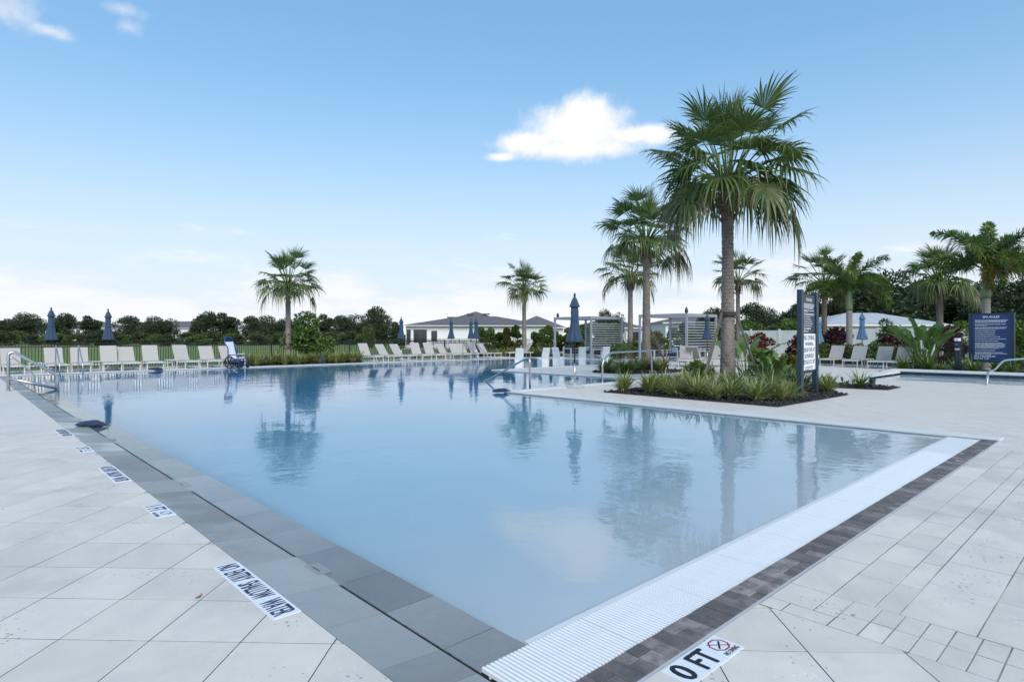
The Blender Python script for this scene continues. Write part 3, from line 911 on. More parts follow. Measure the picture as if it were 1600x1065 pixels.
# ---- stainless rails
def rail(label, loc, paths, r=0.024, flanges=(), cat='handrail', group=None):
    t = thing('handrail', label, cat, loc, 0, group)
    for p in paths: MB().tube(fillet(p, 0.16), r, 10).build('tube', 'steel', t, smooth=True)
    for (x, y, z) in flanges: MB().lathe([(0.062, z), (0.062, z + .012), (0.03, z + .03)], (x, y), 14).build('flange', 'steel', t, smooth=True)
    return t
rail('thick stainless handrail at the left frame edge beside the grey coping', (1.26, 21.6, 0), [[(0, 0, 0), (0, 0, 1.02), (0.12, 0, 1.06), (1.09, 0, .38), (1.09, 0, -.6)], [(0, 0, .34), (1.09, 0, .0)]], 0.042, [(0, 0, 0)])
rail('thinner stainless handrail just behind the thick one at left', (1.45, 24.6, 0), [[(0, 0, 0), (0, 0, .80), (.08, 0, .84), (.62, 0, .30), (.62, 0, -.6)]], 0.024, [(0, 0, 0)])
for i, u in enumerate((3.25, 4.0)):
    rail('%s of two white-lit ladder rails in the far left pool corner' % ('left' if i == 0 else 'right'), (u, 30.45, 0), [[(0, 0, 0), (0, 0, 1.12), (0, -.12, 1.10), (0.02, -1.0, .40), (0.02, -1.0, -.6)]], 0.024, [(0, 0, .012)], group='ladder rails in the far left corner')
for i, u in enumerate((24.45, 25.3)):
    rail('%s of the two sloping step rails at the far pool edge below the house' % ('left' if i == 0 else 'right'), (u, 30.7, 0), [[(0, 0, 0), (0, 0, 1.15), (0, -.14, 1.12), (0, -1.5, .25), (0, -1.5, -.6)]], 0.028, [(0, 0, 0)], group='step rails at the far edge')
rail('sloping steel handrail dropping into the water at the deck tip', (12.2, 12.25, 0), [[(0, 0, -.3), (0, 0, .86), (.1, .25, .86), (1.12, 3.3, -.05), (1.15, 3.4, -.3)]], 0.030)
rail('square steel hoop rail standing beside the blue umbrella', (15.2, 12.0, 0), [[(0, 0, 0), (0, 0, .70), (.45, .02, .97), (3.45, .5, .97), (3.6, .55, 0)]], 0.032, [(0, 0, .012), (3.6, .55, 0)])
rail('bent steel handrail leading into the spa at right', (23.4, 3.55, 0), [[(0, 0, 0), (.55, .05, .38), (1.0, -.05, .42), (1.5, -.2, .72), (2.6, -.9, .80), (2.8, -1.0, -.3)]], 0.03, [(0, 0, 0)])

# ---- weighted navy bags lying at the water's edge
def bag(label, loc, rz, s=1.0):
    mb = MB(); n, k = 14, 9
    for i in range(k):
        a = i / (k - 1); x = (a - .5) * .62 * s
        w = (.14 * math.sin(PI * min(1, max(.12, a)) ** .8) + .035) * s; h = (.105 * math.sin(PI * (.1 + .75 * a)) + .02) * s
        for j in range(n):
            t_ = 2 * PI * j / n; q = 1 + .22 * math.sin(3 * t_ + i * 1.7) + .1 * math.sin(5 * t_ - i)
            mb.v.append((x + .02 * math.sin(j), math.cos(t_) * w * q, max(-.01, h * .45 + math.sin(t_) * h * .62 * q)))
    for i in range(k - 1):
        for j in range(n):
            j2 = (j + 1) % n; mb.f.append((i * n + j, i * n + j2, (i + 1) * n + j2, (i + 1) * n + j))
    mb.f += [tuple(range(n)), tuple(range((k - 1) * n, k * n))]
    t = thing('weighted_bag', label, 'bag', loc, rz, 'navy bags at the pool edge')
    mb.build('cloth_body', 'navy_cloth', t, smooth=True)
    MB().box(.26 * s, .36 * s, -.05 * s, .05 * s, .0, .045 * s).build('strap_end', 'navy_cloth', t, bevel=.012)
bag('crumpled navy bag lying over the coping slot at left', (1.80, 12.35, -.02), -YAW - .1, .72)
bag('navy bag at the far edge in front of the left loungers', (6.75, 30.15, .012), -YAW, .9)
bag('navy bag at the deck tip under the sloping handrail', (10.95, 12.1, .0), -YAW + .2, .72)

# ---- chaise lounges
def make_lounge(label, group, slingm='sling', back=51):
    t = thing('chaise_lounge', label, 'lounger', (0, 0, 0), 0, group)
    W_, Z = .32, .34
    for s in (-1, 1):
        MB().bar((s * W_, -1.0, Z), (s * W_, .95, Z), .035, .06).build('side_rail', 'frame_white', t)
        for y in (-.92, .72): MB().bar((s * W_, y, 0), (s * W_, y, Z), .04, .045).build('leg', 'frame_white', t)
    MB().bar((-W_, -1.0, Z), (W_, -1.0, Z), .035, .06).build('foot_rail', 'frame_white', t)
    MB().bar((-W_, .95, Z), (W_, .95, Z), .035, .05).build('head_rail', 'frame_white', t)
    mb = MB(); ys = [-.98 + i * .19 for i in range(8)]
    for y in ys: mb.v += [(-.315, y, Z + .028 - .012 * math.sin(PI * (y + .98) / 1.4)), (.315, y, Z + .028 - .012 * math.sin(PI * (y + .98) / 1.4))]
    for i in range(7): mb.f.append((2 * i, 2 * i + 1, 2 * i + 3, 2 * i + 2))
    n = len(mb.v); mb.v += [(x, y, z - .012) for x, y, z in mb.v]; mb.f += [tuple(n + q for q in reversed(f)) for f in list(mb.f)]
    mb.build('sling_seat', slingm, t)
    c, s_ = math.cos(R(back)), math.sin(R(back)); L = .80; y0 = .38
    b = MB()
    for e in (-1, 1): b.bar((e * .30, y0, Z + .02), (e * .30, y0 + L * c, Z + .02 + L * s_), .035, .03)
    b.bar((-.30, y0 + L * c, Z + .02 + L * s_), (.30, y0 + L * c, Z + .02 + L * s_), .035, .03)
    b.build('back_frame', 'frame_white', t)
    MB().bar((0, y0 - .01, Z + .028), (0, y0 - .01 + (L + .02) * c, Z + .034 + (L + .02) * s_), .62, .016, up=(0, -s_, c)).build('sling_back', slingm, t)
    MB().bar((0, y0 + L * c * .7, Z + L * s_ * .7), (0, .80, Z - .01), .03, .03).build('back_prop', 'frame_white', t)
    return t
proto = make_lounge('beige sling lounger cut by the left frame edge behind the steel handrail', 'loungers along the far left pool edge')
protoB = make_lounge('', 'loungers along the far left pool edge', 'sling', 59)
lefts = [1.95, 3.35, 4.22, 5.30, 6.0, 6.93, 8.33, 9.42, 10.35]
for i, u in enumerate(lefts):
    loc = (u, 31.55 + random.uniform(-.12, .12), -.006); rz = random.uniform(-.10, .10)
    if i == 0: proto.location = loc; proto.rotation_euler.z = rz; continue
    lab = 'beige sling lounger, %s from the left in the far left poolside row' % ORD[i]
    if i == 8: lab = 'beige sling lounger half hidden behind the blue wheelchair'
    if i == 3: protoB.location = loc; protoB.rotation_euler.z = rz; protoB['label'] = lab; continue
    dup(protoB if i in (5, 6) else proto, loc, rz, lab)
mids = [18.3, 19.6, 20.5, 21.9, 22.85, 24.1, 24.9, 25.7, 26.6, 27.5]
for i, u in enumerate(mids):
    o = dup(protoB if i in (0, 3, 4, 8) else proto, (u, 31.75 + random.uniform(-.15, .15), -.006), random.uniform(-.14, .14), 'beige sling lounger, %s from the left in the row below the white house' % ORD[i])
    o['group'] = 'loungers in the row below the house'
o = dup(proto, (30.1, 31.3, -.006), R(-108), 'single beige lounger turned sideways between far row and first cabana'); o['group'] = 'loungers at the far pool edge'
rights = [(33.3, 11.35, 'beige lounger half hidden behind the tall navy pool rules sign'), (32.7, 10.1, 'beige lounger just right of the pool rules sign'), (32.2, 8.85, 'beige lounger left of the large paddle-leaf plant at the spa'), (32.2, 8.05, 'beige lounger partly hidden by the large paddle-leaf plant at the spa')]
for u, v, lab in rights:
    o = dup(proto, (u, v, -.006), R(-90) + random.uniform(-.04, .04), lab, (1.0, 1.0, 1.0)); o['group'] = 'loungers beside the spa'
o = dup(proto, (28.6, 12.6, -.006), R(-90), 'beige lounger behind the glossy plant right of the tall palm'); o['group'] = 'loungers beside the spa'
pg = make_lounge('grey sling lounger leaning right in the crossed pair at the second cabana', 'loungers in front of the second cabana', 'sling_grey', 50)
pg.location = (26.9, 16.0, -.006); pg.rotation_euler.z = R(-60)
for loc, a, lab in (((28.2, 16.2, -.006), 105, 'pale sling lounger leaning left in the crossed pair at the second cabana'), ((28.1, 15.0, -.006), -70, 'grey sling lounger left of the tall palm trunk below the closed umbrella'), ((29.3, 14.4, -.006), -85, 'grey sling lounger seen beside the tall palm trunk')):
    dup(pg, loc, R(a), lab)

# ---- small side tables
def table(loc, label, group):
    t = thing('side_table', label, 'table', loc, 0, group)
    MB().box(-.23, .23, -.23, .23, .40, .43).build('table_top', 'frame_white', t, bevel=.006)
    for a in (-.19, .19):
        for b in (-.19, .19): MB().box(a - .018, a + .018, b - .018, b + .018, 0, .40).build('leg', 'frame_white', t)
    return t
tb = table((7.62, 31.2, -.006), 'small white side table between the sixth and seventh left loungers', 'side tables between loungers')
for loc, lab in (((4.75, 31.3, -.006), 'small white side table between the third and fourth left loungers'), ((2.65, 31.2, -.006), 'small white side table between the first two left loungers'), ((18.95, 31.3, -.006), 'small white side table beside the first lounger below the house'), ((23.5, 31.2, -.006), 'small white side table between fifth and sixth loungers below the house'), ((32.3, 9.45, -.006), 'small white side table under the pale blue umbrella')):
    dup(tb, loc, 0, lab)

# ---- closed umbrellas
def make_umbrella(label, m='canvas', group='closed umbrellas around the pool'):
    t = thing('closed_umbrella', label, 'umbrella', (0, 0, 0), 0, group)
    pl = lambda amp, ph: (lambda th, z: 1 + amp * math.sin(8 * th + ph) * (1.0 if z < 1.9 else .7) + .04 * math.sin(3 * th + z * 5))
    MB().lathe([(.225, 1.33), (.235, 1.36), (.215, 1.45), (.17, 1.62), (.13, 1.80), (.105, 2.0), (.11, 2.2), (.10, 2.40)], n=48, rf=pl(.14, 0)).build('canopy', m, t, smooth=True)
    MB().lathe([(.145, 2.36), (.15, 2.38), (.12, 2.46), (.075, 2.58), (.03, 2.66)], n=32, rf=pl(.07, 1)).build('vent_cap', m, t, smooth=True)
    MB().lathe([(.012, 2.64), (.03, 2.68), (.036, 2.72), (.022, 2.76), (.004, 2.78)], n=12).build('finial', 'pole_dark', t, smooth=True)
    MB().lathe([(.021, .70), (.021, 2.64)], n=12).build('pole', 'pole_dark', t, smooth=True)
    MB().lathe([(.03, .03), (.03, .70)], n=12).build('pole_sleeve', 'steel', t, smooth=True)
    MB().lathe([(.29, 0), (.29, .03), (.25, .05), (.05, .062), (.045, .12)], n=28).build('base', 'kerb', t, smooth=True)
    MB().tube([(.03, 0, .42), (.07, 0, .42)], .016, 8).build('knob', 'pole_dark', t)
    MB().lathe([(.124, 1.93), (.128, 1.95), (.124, 1.97)], n=24).build('tie_strap', m, t)
    return t
um = make_umbrella('closed blue umbrella on round base at the pool deck tip, nearest of all')
um.location = (13.57, 11.75, .0)
for px, Y, lab in ((80, 26.4, 'closed blue umbrella farthest left above the left loungers'), (169, 28.0, 'second closed blue umbrella from the left above the left loungers'), (627, 39.2, 'closed blue umbrella at the left corner of the white house'), (705, 42.0, 'closed blue umbrella in front of the middle of the white house'), (736, 43.0, 'left of the two close-set blue umbrellas before the white house'), (744, 40.8, 'right of the two close-set blue umbrellas before the white house'), (1105, 32.5, 'closed blue umbrella at the right side of the second cabana')):
    u, v = spot(px, Y); dup(um, (u, v, -.006), random.uniform(0, 3), lab)
ul = make_umbrella('closed pale blue umbrella behind the loungers by the spa', 'canvas_light'); u, v = spot(1347, 30.5); ul.location = (u, v, -.006)
u, v = spot(1279, 31.0); dup(ul, (u, v, -.006), 1.0, 'pale blue umbrella mostly hidden behind the pool rules sign', (1, 1, .9))

# ---- moulded white seats standing on the sun shelf
def make_seat(label):
    t = thing('shelf_chair', label, 'chair', (0, 0, 0), 0, 'white moulded chairs on the sun shelf')
    def slab(prof, w0, w1, th):
        mb = MB(); n = len(prof)
        for k, (y, z) in enumerate(prof):
            a = k / (n - 1); w = w0 + (w1 - w0) * a
            j0, j1 = prof[max(0, k - 1)], prof[min(n - 1, k + 1)]
            d = Vector((j1[0] - j0[0], j1[1] - j0[1])).normalized(); nx, nz = -d.y * th, d.x * th
            mb.v += [(-w, y, z), (w, y, z), (w, y + nx, z + nz), (-w, y + nx, z + nz)]
        for k in range(n - 1):
            for j in range(4): mb.f.append((4 * k + j, 4 * k + (j + 1) % 4, 4 * k + 4 + (j + 1) % 4, 4 * k + 4 + j))
        mb.f += [(3, 2, 1, 0), tuple(4 * (n - 1) + j for j in range(4))]
        return mb
    slab([(.16, .30), (.24, .50), (.34, .75), (.46, .98)], .31, .28, .05).build('backrest', 'white_plastic', t, smooth=False)
    slab([(-.62, .36), (-.35, .40), (-.05, .32), (.17, .29)], .31, .31, .05).build('seat', 'white_plastic', t)
    mb = MB(); 
    for s in (-1, 1):
        pts = [(.20, -.4), (.30, .36), (.08, .32), (-.42, .36), (-.38, -.4)]
        i = len(mb.v); mb.v += [(s * .30, y, z) for y, z in pts] + [(s * .26, y, z) for y, z in pts]; n = 5
        mb.f += [tuple(i + q for q in range(n)), tuple(i + n + q for q in reversed(range(n)))]
        for q in range(n): mb.f.append((i + q, i + n + q, i + n + (q + 1) % n, i + (q + 1) % n))
    mb.build('side_base', 'white_plastic', t)
    MB().box(-.26, .26, .16, .22, -.4, .33).build('rear_panel', 'white_plastic', t)
    return t
seat = make_seat('white moulded shelf chair farthest left, behind the sloping handrail')
sl = [(20.5, 21.35, -10), (22.2, 21.3, 150), (23.5, 21.5, 195), (25.35, 21.4, 170), (27.1, 21.2, -20)]
seat.location = (*sl[0][:2], -.02); seat.rotation_euler.z = R(180 - 47 + 10); seat.scale = (.68, .8, .93)
labs = ['', 'white moulded shelf chair, second from the left, behind the deck', 'white moulded shelf chair just left of the nearest umbrella pole', 'white moulded shelf chair just right of the nearest umbrella pole', 'white moulded shelf chair farthest right, beside the square hoop rail']
for i in range(1, 5):
    dup(seat, (*sl[i][:2], -.02), R((180 - 20, 180 - 75, 180 - 50, 180 - 40)[i - 1]), labs[i])

# ---- blue pool access wheelchair
u, v = spot(365, 28.4)
t = thing('pool_wheelchair', 'blue and white pool access wheelchair parked at the far edge', 'wheelchair', (u, v - .1, .012), R(-60))
for s in (-1, 1):
    whl = MB().tube([(.27 * math.cos(a) , s * .31, .27 + .27 * math.sin(a)) for a in [2 * PI * i / 24 for i in range(25)]], .028, 8, False).build('wheel', 'rubber', t, smooth=True)
    mb = MB(); mb.tube([(0, s * .31 - .03, .27), (0, s * .31 + .03, .27)], .05, 12)
    for k in range(6): a = k * PI / 3; mb.bar((0, s * .31, .27), (.25 * math.cos(a), s * .31, .27 + .25 * math.sin(a)), .03, .05)
    mb.build('spokes', 'rubber', whl)
    MB().tube(fillet([(-.12, s * .27, .25), (-.12, s * .27, .95), (-.32, s * .27, 1.18), (-.36, s * .2, 1.40)], .1), .024, 8).build('frame_upright', 'chair_blue', t, smooth=True)
    MB().tube(fillet([(-.12, s * .27, .62), (.42, s * .27, .62), (.5, s * .27, .12)], .08), .024, 8).build('arm_frame', 'chair_blue', t, smooth=True)
    MB().tube([(-.12, s * .27, .30), (.52, s * .27, .30)], .022, 8).build('lower_rail', 'chair_blue', t, smooth=True)
    MB().tube([(.52, s * .27 - .02, .08), (.52, s * .27 + .02, .08)], .08, 14).build('caster', 'rubber', t)
    MB().box(-.05, .35, s * .27 - .03, s * .27 + .03, .635, .66).build('armrest', 'pvc_white', t, bevel=.008)
MB().tube(fillet([(-.36, -.22, 1.36), (-.36, -.22, 1.44), (-.36, .22, 1.44), (-.36, .22, 1.36)], .06), .024, 8).build('push_handle', 'chair_blue', t, smooth=True)
MB().bar((-.10, 0, .48), (-.30, 0, 1.22), .46, .05, up=(1, 0, .3)).build('seat_back', 'pvc_white', t, bevel=.015)
MB().box(-.12, .40, -.23, .23, .44, .50).build('seat', 'pvc_white', t, bevel=.015)
MB().box(-.42, -.30, -.2, .2, 1.24, 1.40).build('head_pad', 'chair_navy', t, bevel=.03)
MB().box(.40, .62, -.2, .2, .12, .16).build('footrest', 'chair_navy', t, bevel=.01)
MB().box(-.06, .40, -.2, .2, .16, .34).build('storage_sling', 'chair_navy', t, bevel=.02)

# ---- signs
def dashes(mb, rows, x0, z0, w, lh, rg, face):
    """rows of unreadably small print, as runs of word-length strokes"""
    for k, frac in enumerate(rows):
        if frac <= 0: continue
        x = x0; z = z0 - k * lh
        while x < x0 + w * frac:
            l = min(rg.uniform(.02, .075) * w / .9, x0 + w * frac - x)
            if l > .008: face(mb, x, x + l, z, z + lh * .50)
            x += l + .014 * w / .9
    return mb
t = thing('pool_rules_sign', 'tall narrow navy pool rules sign with white warning panel on two posts', 'sign', (15.68, 5.92, 0), R(6))
for x in (-.66, .66): MB().box(x - .10, x + .10, -.055, .055, 0, 2.62).build('post', 'sign_post', t, bevel=.006)
MB().box(-.56, .56, -.022, .022, .62, 2.52).build('panel', 'sign_navy', t)
MB().box(-.54, .54, -.030, -.0225, .66, 1.56).build('warning_panel', 'ink_white', t, label='white warning panel with dark lettering')
MB().box(-.56, .56, -.02, .02, .585, .615).build('bottom_rail', 'sign_post', t)
ex, ey = (1, 0, 0), (0, 0, 1)
mb = MB(); y = -.0312
for k, (s_, w, hgt) in enumerate((('NO DIVING', .92, .12), ('WARNING,', .74, .10), ('DROP OFF AT', .98, .105), ('SUNSHELF', .82, .105), ('EDGE IS 3\'-8"', .96, .105))):
    letter(MB(), s_, (-w / 2, y, 1.40 - k * .147), ex, ey, w, hgt, .004).build('warning_lettering', 'ink_navy', t)
dashes(mb, [.9, .9, .45], -.36, .735, .8, .035, random.Random(4), lambda m_, a, b, z, zz: m_.quad((a, y, z), (b, y, z), (b, y, zz), (a, y, zz)))
mb.build('small_print', 'ink_navy', t, kind='stuff')
mb = MB(); y = -.0235
letter(MB(), 'POOL RULES', (-.24, y, 2.37), ex, ey, .48, .07, .0025).build('lettering', 'ink_white', t)
letter(MB(), 'POOL MAXIMUM', (-.50, y, 1.665), ex, ey, .62, .05, .002).build('lettering', 'ink_white', t); letter(MB(), 'DEPTH: 5\'-0"', (-.50, y, 1.595), ex, ey, .44, .05, .002).build('lettering', 'ink_white', t)
dashes(mb, [.95, .98, .9, .85, .85, 0, .95, .4, 0, .98, .92, 0, .6, 0, .65, 0, .75, 0, .8, 0, .72], -.50, 2.29, 1.0, .027, random.Random(5), lambda m_, a, b, z, zz: m_.quad((a, y, z), (b, y, z), (b, y, zz), (a, y, zz)))
mb.build('small_print', 'ink_white', t, kind='stuff')

t = thing('spa_rules_sign', 'square blue spa rules sign on two slate posts behind the spa', 'sign', (30.06, 4.42, 0), R(-106))
for x in (-.72, .72): MB().box(x - .055, x + .055, -.055, .055, 0, 2.42).build('post', 'sign_post', t, bevel=.006)
MB().box(-.66, .66, -.03, .03, .46, .52).build('bottom_rail', 'sign_post', t); MB().box(-.66, .66, -.03, .03, 2.36, 2.41).build('top_rail', 'sign_post', t)
MB().box(-.66, .66, -.02, .02, .52, 2.36).build('panel', 'sign_blue', t)
mb = MB(); y = -.0215
letter(MB(), 'SPA RULES', (-.28, y, 2.22), ex, ey, .56, .08, .003).build('lettering', 'ink_white', t)
letter(MB(), 'SPA MAXIMUM', (-.58, y, .67), ex, ey, .72, .065, .003).build('lettering', 'ink_white', t); letter(MB(), 'DEPTH: 3\'-0"', (-.58, y, .58), ex, ey, .52, .065, .003).build('lettering', 'ink_white', t)
dashes(mb, [.98, .95, .9, 0, .92, .35, 0, .96, .9, 0, .62, 0, .62, 0, .6, 0, .75, 0, .92, 0, .7, 0, .82, .9, .88, .92, .85, .7, 0, .6, 0, .85, .95, .5], -.55, 2.12, 1.14, .041, random.Random(6), lambda m_, a, b, z, zz: m_.quad((a, y, z), (b, y, z), (b, y, zz), (a, y, zz)))
mb.build('small_print', 'ink_white', t, kind='stuff')

u, v = spot(1497, 24.2)
t = thing('call_post', 'slim dark slate call post with pale box left of the spa sign', 'post', (u, v, 0), R(-106))
MB().box(-.09, .09, -.07, .07, 0, 1.02).build('column', 'sign_post', t, bevel=.01)
MB().box(-.085, .085, -.11, .06, 1.02, 1.30).build('housing', 'sign_navy', t, bevel=.015)
MB().lathe([(.05, -.006), (.05, .006)], n=16).build('dial', 'kerb', t).location = (0, -.11, 1.17)
MB().box(-.082, .082, -.075, .05, .95, 1.02).build('white_band', 'ink_white', t)
MB().box(-.08, .08, -.12, .06, 1.30, 1.42).build('cap', 'pvc_white', t, bevel=.015)

def bollard(px, Y, lab):
    u, v = spot(px, Y); o = MB().lathe([(.10, 0), (.10, .03), (.075, .05), (.075, .22), (.09, .23), (.09, .27), (.06, .29)], n=14).build('bollard_light', 'pole_dark', smooth=False, loc=(u, v, 0)); tag(o, lab, 'light', 'low black bollard lights')
bollard(1363, 17.3, 'low black bollard light at the right end of the small mulch bed'); bollard(1296, 18.2, 'low black bollard light at the left end of the small mulch bed')
u, v = spot(501, 33.0)
t = thing('utility_box', 'small dark blue utility box among the grasses of the far bed', 'box', (u, 31.2, 0), 0)
MB().box(-.19, .19, -.15, .15, .0, .42).build('housing', 'utility_blue', t, bevel=.02); MB().box(-.2, .2, -.16, .16, .42, .45).build('lid', 'utility_blue', t, bevel=.008)
for (x, y, r, lab) in ((1.06, 3.76, .4, 'tiny curled brown leaf lying on the pale pavers at left'),):
    mb = MB()
    for k in range(7):
        a = k / 6; w = .009 * math.sin(PI * max(.05, a)); mb.v += [((a - .5) * .05, -w, .002 + .010 * (a - .4) ** 2 * 4), ((a - .5) * .05, w, .004 + .010 * (a - .4) ** 2 * 4)]
    for k in range(6): mb.f.append((2 * k, 2 * k + 1, 2 * k + 3, 2 * k + 2))
    o = mb.build('fallen_leaf', 'dead_leaf', loc=(x, y, 0.001)); o.rotation_euler.z = r; tag(o, lab, 'leaf')

# ================================================================== CABANAS
def sofa(loc, rz, label, w=1.5, pillows=True):
    t = thing('outdoor_sofa', label, 'sofa', loc, rz, 'sofas in the cabanas')
    h = w / 2
    for s in (-1, 1):
        MB().box(s * h - .035, s * h + .035, -.38, -.31, 0, .62).build('leg', 'frame_white', t); MB().box(s * h - .035, s * h + .035, .31, .38, 0, .62).build('leg', 'frame_white', t)
        MB().box(s * h - .045, s * h + .045, -.40, .40, .62, .67).build('arm', 'frame_white', t, bevel=.01)
    MB().box(-h, h, .33, .38, .34, .80).build('back_panel', 'frame_white', t); MB().box(-h, h, -.38, .38, .20, .26).build('base', 'frame_white', t)
    MB().box(-h + .05, h - .05, -.38, .28, .26, .44).build('seat_cushion', 'cushion_navy', t, bevel=.04)
    n = max(1, round(w / .75))
    for i in range(n):
        a = -h + .05 + i * (w - .1) / n
        MB().box(a + .01, a + (w - .1) / n - .01, .16, .32, .45, .88).build('back_cushion', 'cushion_navy', t, bevel=.05)
    if pillows:
        for s in (-1, 1):
            MB().bar((s * (h - .3), .02, .46), (s * (h - .3), .16, .80), .38, .12, up=(0, -1, .4)).build('pillow', 'cushion_grey', t, bevel=.04)
    return t

def cabana(u0, u1, v0, v1, h, label):
    t = thing('cabana', label, 'cabana', (u0, v0, -.006)); L, D = u1 - u0, v1 - v0; q = .055
    for x in (q, L - q):
        for y in (q, D - q): MB().box(x - q, x + q, y - q, y + q, 0, h - .16).build('post', 'cabana_paint', t)
    for (a, b, c, d) in ((0, L, 0, .12), (0, L, D - .12, D), (0, .12, .12, D - .12), (L - .12, L, .12, D - .12)):
        MB().box(a, b, c, d, h - .16, h).build('beam', 'cabana_paint', t)
    n = int((D - .3) / .28)
    for i in range(n):
        y = .22 + i * (D - .44) / (n - 1); MB().box(.12, L - .12, y - .03, y + .03, h - .13, h - .03).build('roof_louvre', 'cabana_paint', t)
    k = int((h - .30 - .55) / .155)
    sx = MB().box(-(D - .28) / 2, (D - .28) / 2, -.02, .02, -.026, .026).mesh('screen_slat', 'cabana_paint')
    sy = MB().box(-(L - .28) / 2, (L - .28) / 2, -.02, .02, -.026, .026).mesh('screen_slat', 'cabana_paint')
    for i in range(k):
        z = .62 + i * .155
        link('screen_slat', sx, t, (L - .07, D / 2, z), PI / 2)          # back screen
        link('screen_slat', sy, t, (L / 2, .07, z))                      # near end screen
    return t
CA = (30.5, 33.9, 25.0, 28.3); CB = (30.45, 33.9, 18.05, 21.3)
ca_ = cabana(*CA, 2.80, 'pale grey open cabana with louvre screens behind the nearest umbrella')
cb_ = cabana(*CB, 2.80, 'pale grey slatted cabana between the second palm and the tall palm')
for c_, p, hh in ((ca_, (.10, 3.02), .30), (cb_, (.07, .07), .36)):
    MB().lathe([(.05, 2.80), (.09, 2.86), (.10, 2.95), (.06, 2.80 + hh * .8), (.015, 2.80 + hh)], p, 10).build('post_finial', 'pole_dark', c_, smooth=True)
sofa((33.1, 26.8, -.006), R(-90), 'long navy cushioned sofa at the back of the first cabana', 2.2)
sofa((32.0, 28.0, -.006), R(0), 'navy cushioned armchair at the left side of the first cabana', .9, False)
sofa((32.2, 25.5, -.006), R(180), 'navy cushioned armchair behind the front post of the first cabana', .9, False)
sofa((33.1, 19.7, -.006), R(-90), 'long navy cushioned sofa at the back of the second cabana', 2.2)
sofa((31.6, 21.0, -.006), R(0), 'white framed navy armchair at the left side of the second cabana', .9, False)
sofa((31.6, 18.6, -.006), R(180), 'navy cushioned armchair with pillows at the near side of the second cabana', 1.3)

# ================================================================== FENCES AND HOUSES
def picket_fence(label, p, q, h=1.22, bay=2.4):
    p = Vector((*p, 0)); q = Vector((*q, 0)); d = q - p; L = d.length; ang = math.atan2(d.y, d.x)
    t = thing('metal_fence', label, 'fence', (p.x, p.y, -.03), ang); n = max(1, round(L / bay)); st = L / n
    pm = MB().box(-.032, .032, -.032, .032, 0, h + .06).mesh('post', 'fence_black')
    for i in range(n + 1): link('post', pm, t, (i * st, 0, 0))
    rm = MB().box(.03, st - .03, -.018, .018, -.02, .02).mesh('rail', 'fence_black')
    k = int(st / .115); mb = MB()
    for j in range(1, k): x = j * st / k; mb.box(x - .013, x + .013, -.013, .013, .06, h)
    km = mb.mesh('pickets', 'fence_black')
    for i in range(n):
        for z in (.14, h - .18, h - .02): link('rail', rm, t, (i * st, 0, z))
        link('pickets', km, t, (i * st, 0, 0), kind='stuff')
    return t
picket_fence('black metal picket fence behind the far left loungers', (-6, 34.3), (30.5, 34.3))
picket_fence('short black metal fence beside the spa sign', (36.6, -1.0), (36.6, 7.5))

def panel_fence(label, p, q, h):
    p = Vector((*p, 0)); q = Vector((*q, 0)); d = q - p; L = d.length
    t = thing('vinyl_fence', label, 'fence', (p.x, p.y, -.03), math.atan2(d.y, d.x)); n = round(L / 2.4); st = L / n
    pm = MB().box(-.065, .065, -.065, .065, 0, h + .08).mesh('post', 'vinyl'); cm = MB().box(-.08, .08, -.08, .08, h + .08, h + .14).mesh('post_cap', 'vinyl')
    bm_ = MB().box(.07, st - .07, -.02, .02, .08, h).mesh('board_panel', 'vinyl'); rm = MB().box(.065, st - .065, -.035, .035, h - .07, h + .02).mesh('top_rail', 'vinyl')
    bd = MB().box(-.07, .07, -.028, .028, .09, h - .08).mesh('board', 'vinyl')
    for i in range(n + 1): link('post', pm, t, (i * st, 0, 0)); link('post_cap', cm, t, (i * st, 0, 0))
    for i in range(n):
        link('top_rail', rm, t, (i * st, 0, 0)); k = int((st - .14) / .15)
        for j in range(k): link('board', bd, t, (i * st + .07 + (j + .5) * (st - .14) / k, 0, random.uniform(-.001, .001)))
    return t
panel_fence('white vinyl board fence behind the red and purple shrubs', (52, 27), (52, -3), 2.0)

def hip(mb, x0, x1, y0, y1, z0, z1, ov=.5):
    x0 -= ov; x1 += ov; y0 -= ov; y1 += ov; w = min(x1 - x0, y1 - y0) / 2
    if x1 - x0 > y1 - y0: a, b = (x0 + w, (y0 + y1) / 2, z1), (x1 - w, (y0 + y1) / 2, z1)
    else: a, b = ((x0 + x1) / 2, y0 + w, z1), ((x0 + x1) / 2, y1 - w, z1)
    i = len(mb.v); mb.v += [(x0, y0, z0), (x1, y0, z0), (x1, y1, z0), (x0, y1, z0), a, b]
    if x1 - x0 > y1 - y0: mb.f += [(i, i + 1, i + 5, i + 4), (i + 1, i + 2, i + 5), (i + 2, i + 3, i + 4, i + 5), (i + 3, i, i + 4)]
    else: mb.f += [(i, i + 1, i + 4), (i + 1, i + 2, i + 5, i + 4), (i + 2, i + 3, i + 5), (i + 3, i, i + 4, i + 5)]
    mb.f.append((i + 3, i + 2, i + 1, i))
    return mb

def window(t, x, z, w, h, name='window', mull=1):
    f = MB().box(x - w / 2 - .06, x + w / 2 + .06, -.05, -.004, z - .06, z + h + .06).build(name, 'window_frame', t)
    n = mull + 1
    for i in range(n):
        a = x - w / 2 + i * w / n
        MB().box(a + .03, a + w / n - .03, -.075, -.052, z + .03, z + h - .03).build('pane', 'dark_glass', f)

def face_house(px0, px1, Y, yaw=0.0):
    (a, b), (c, d) = spot(px0, Y), spot(px1, Y)
    return (a, b, -.05), math.atan2(d - b, c - a) + yaw, math.hypot(c - a, d - b)
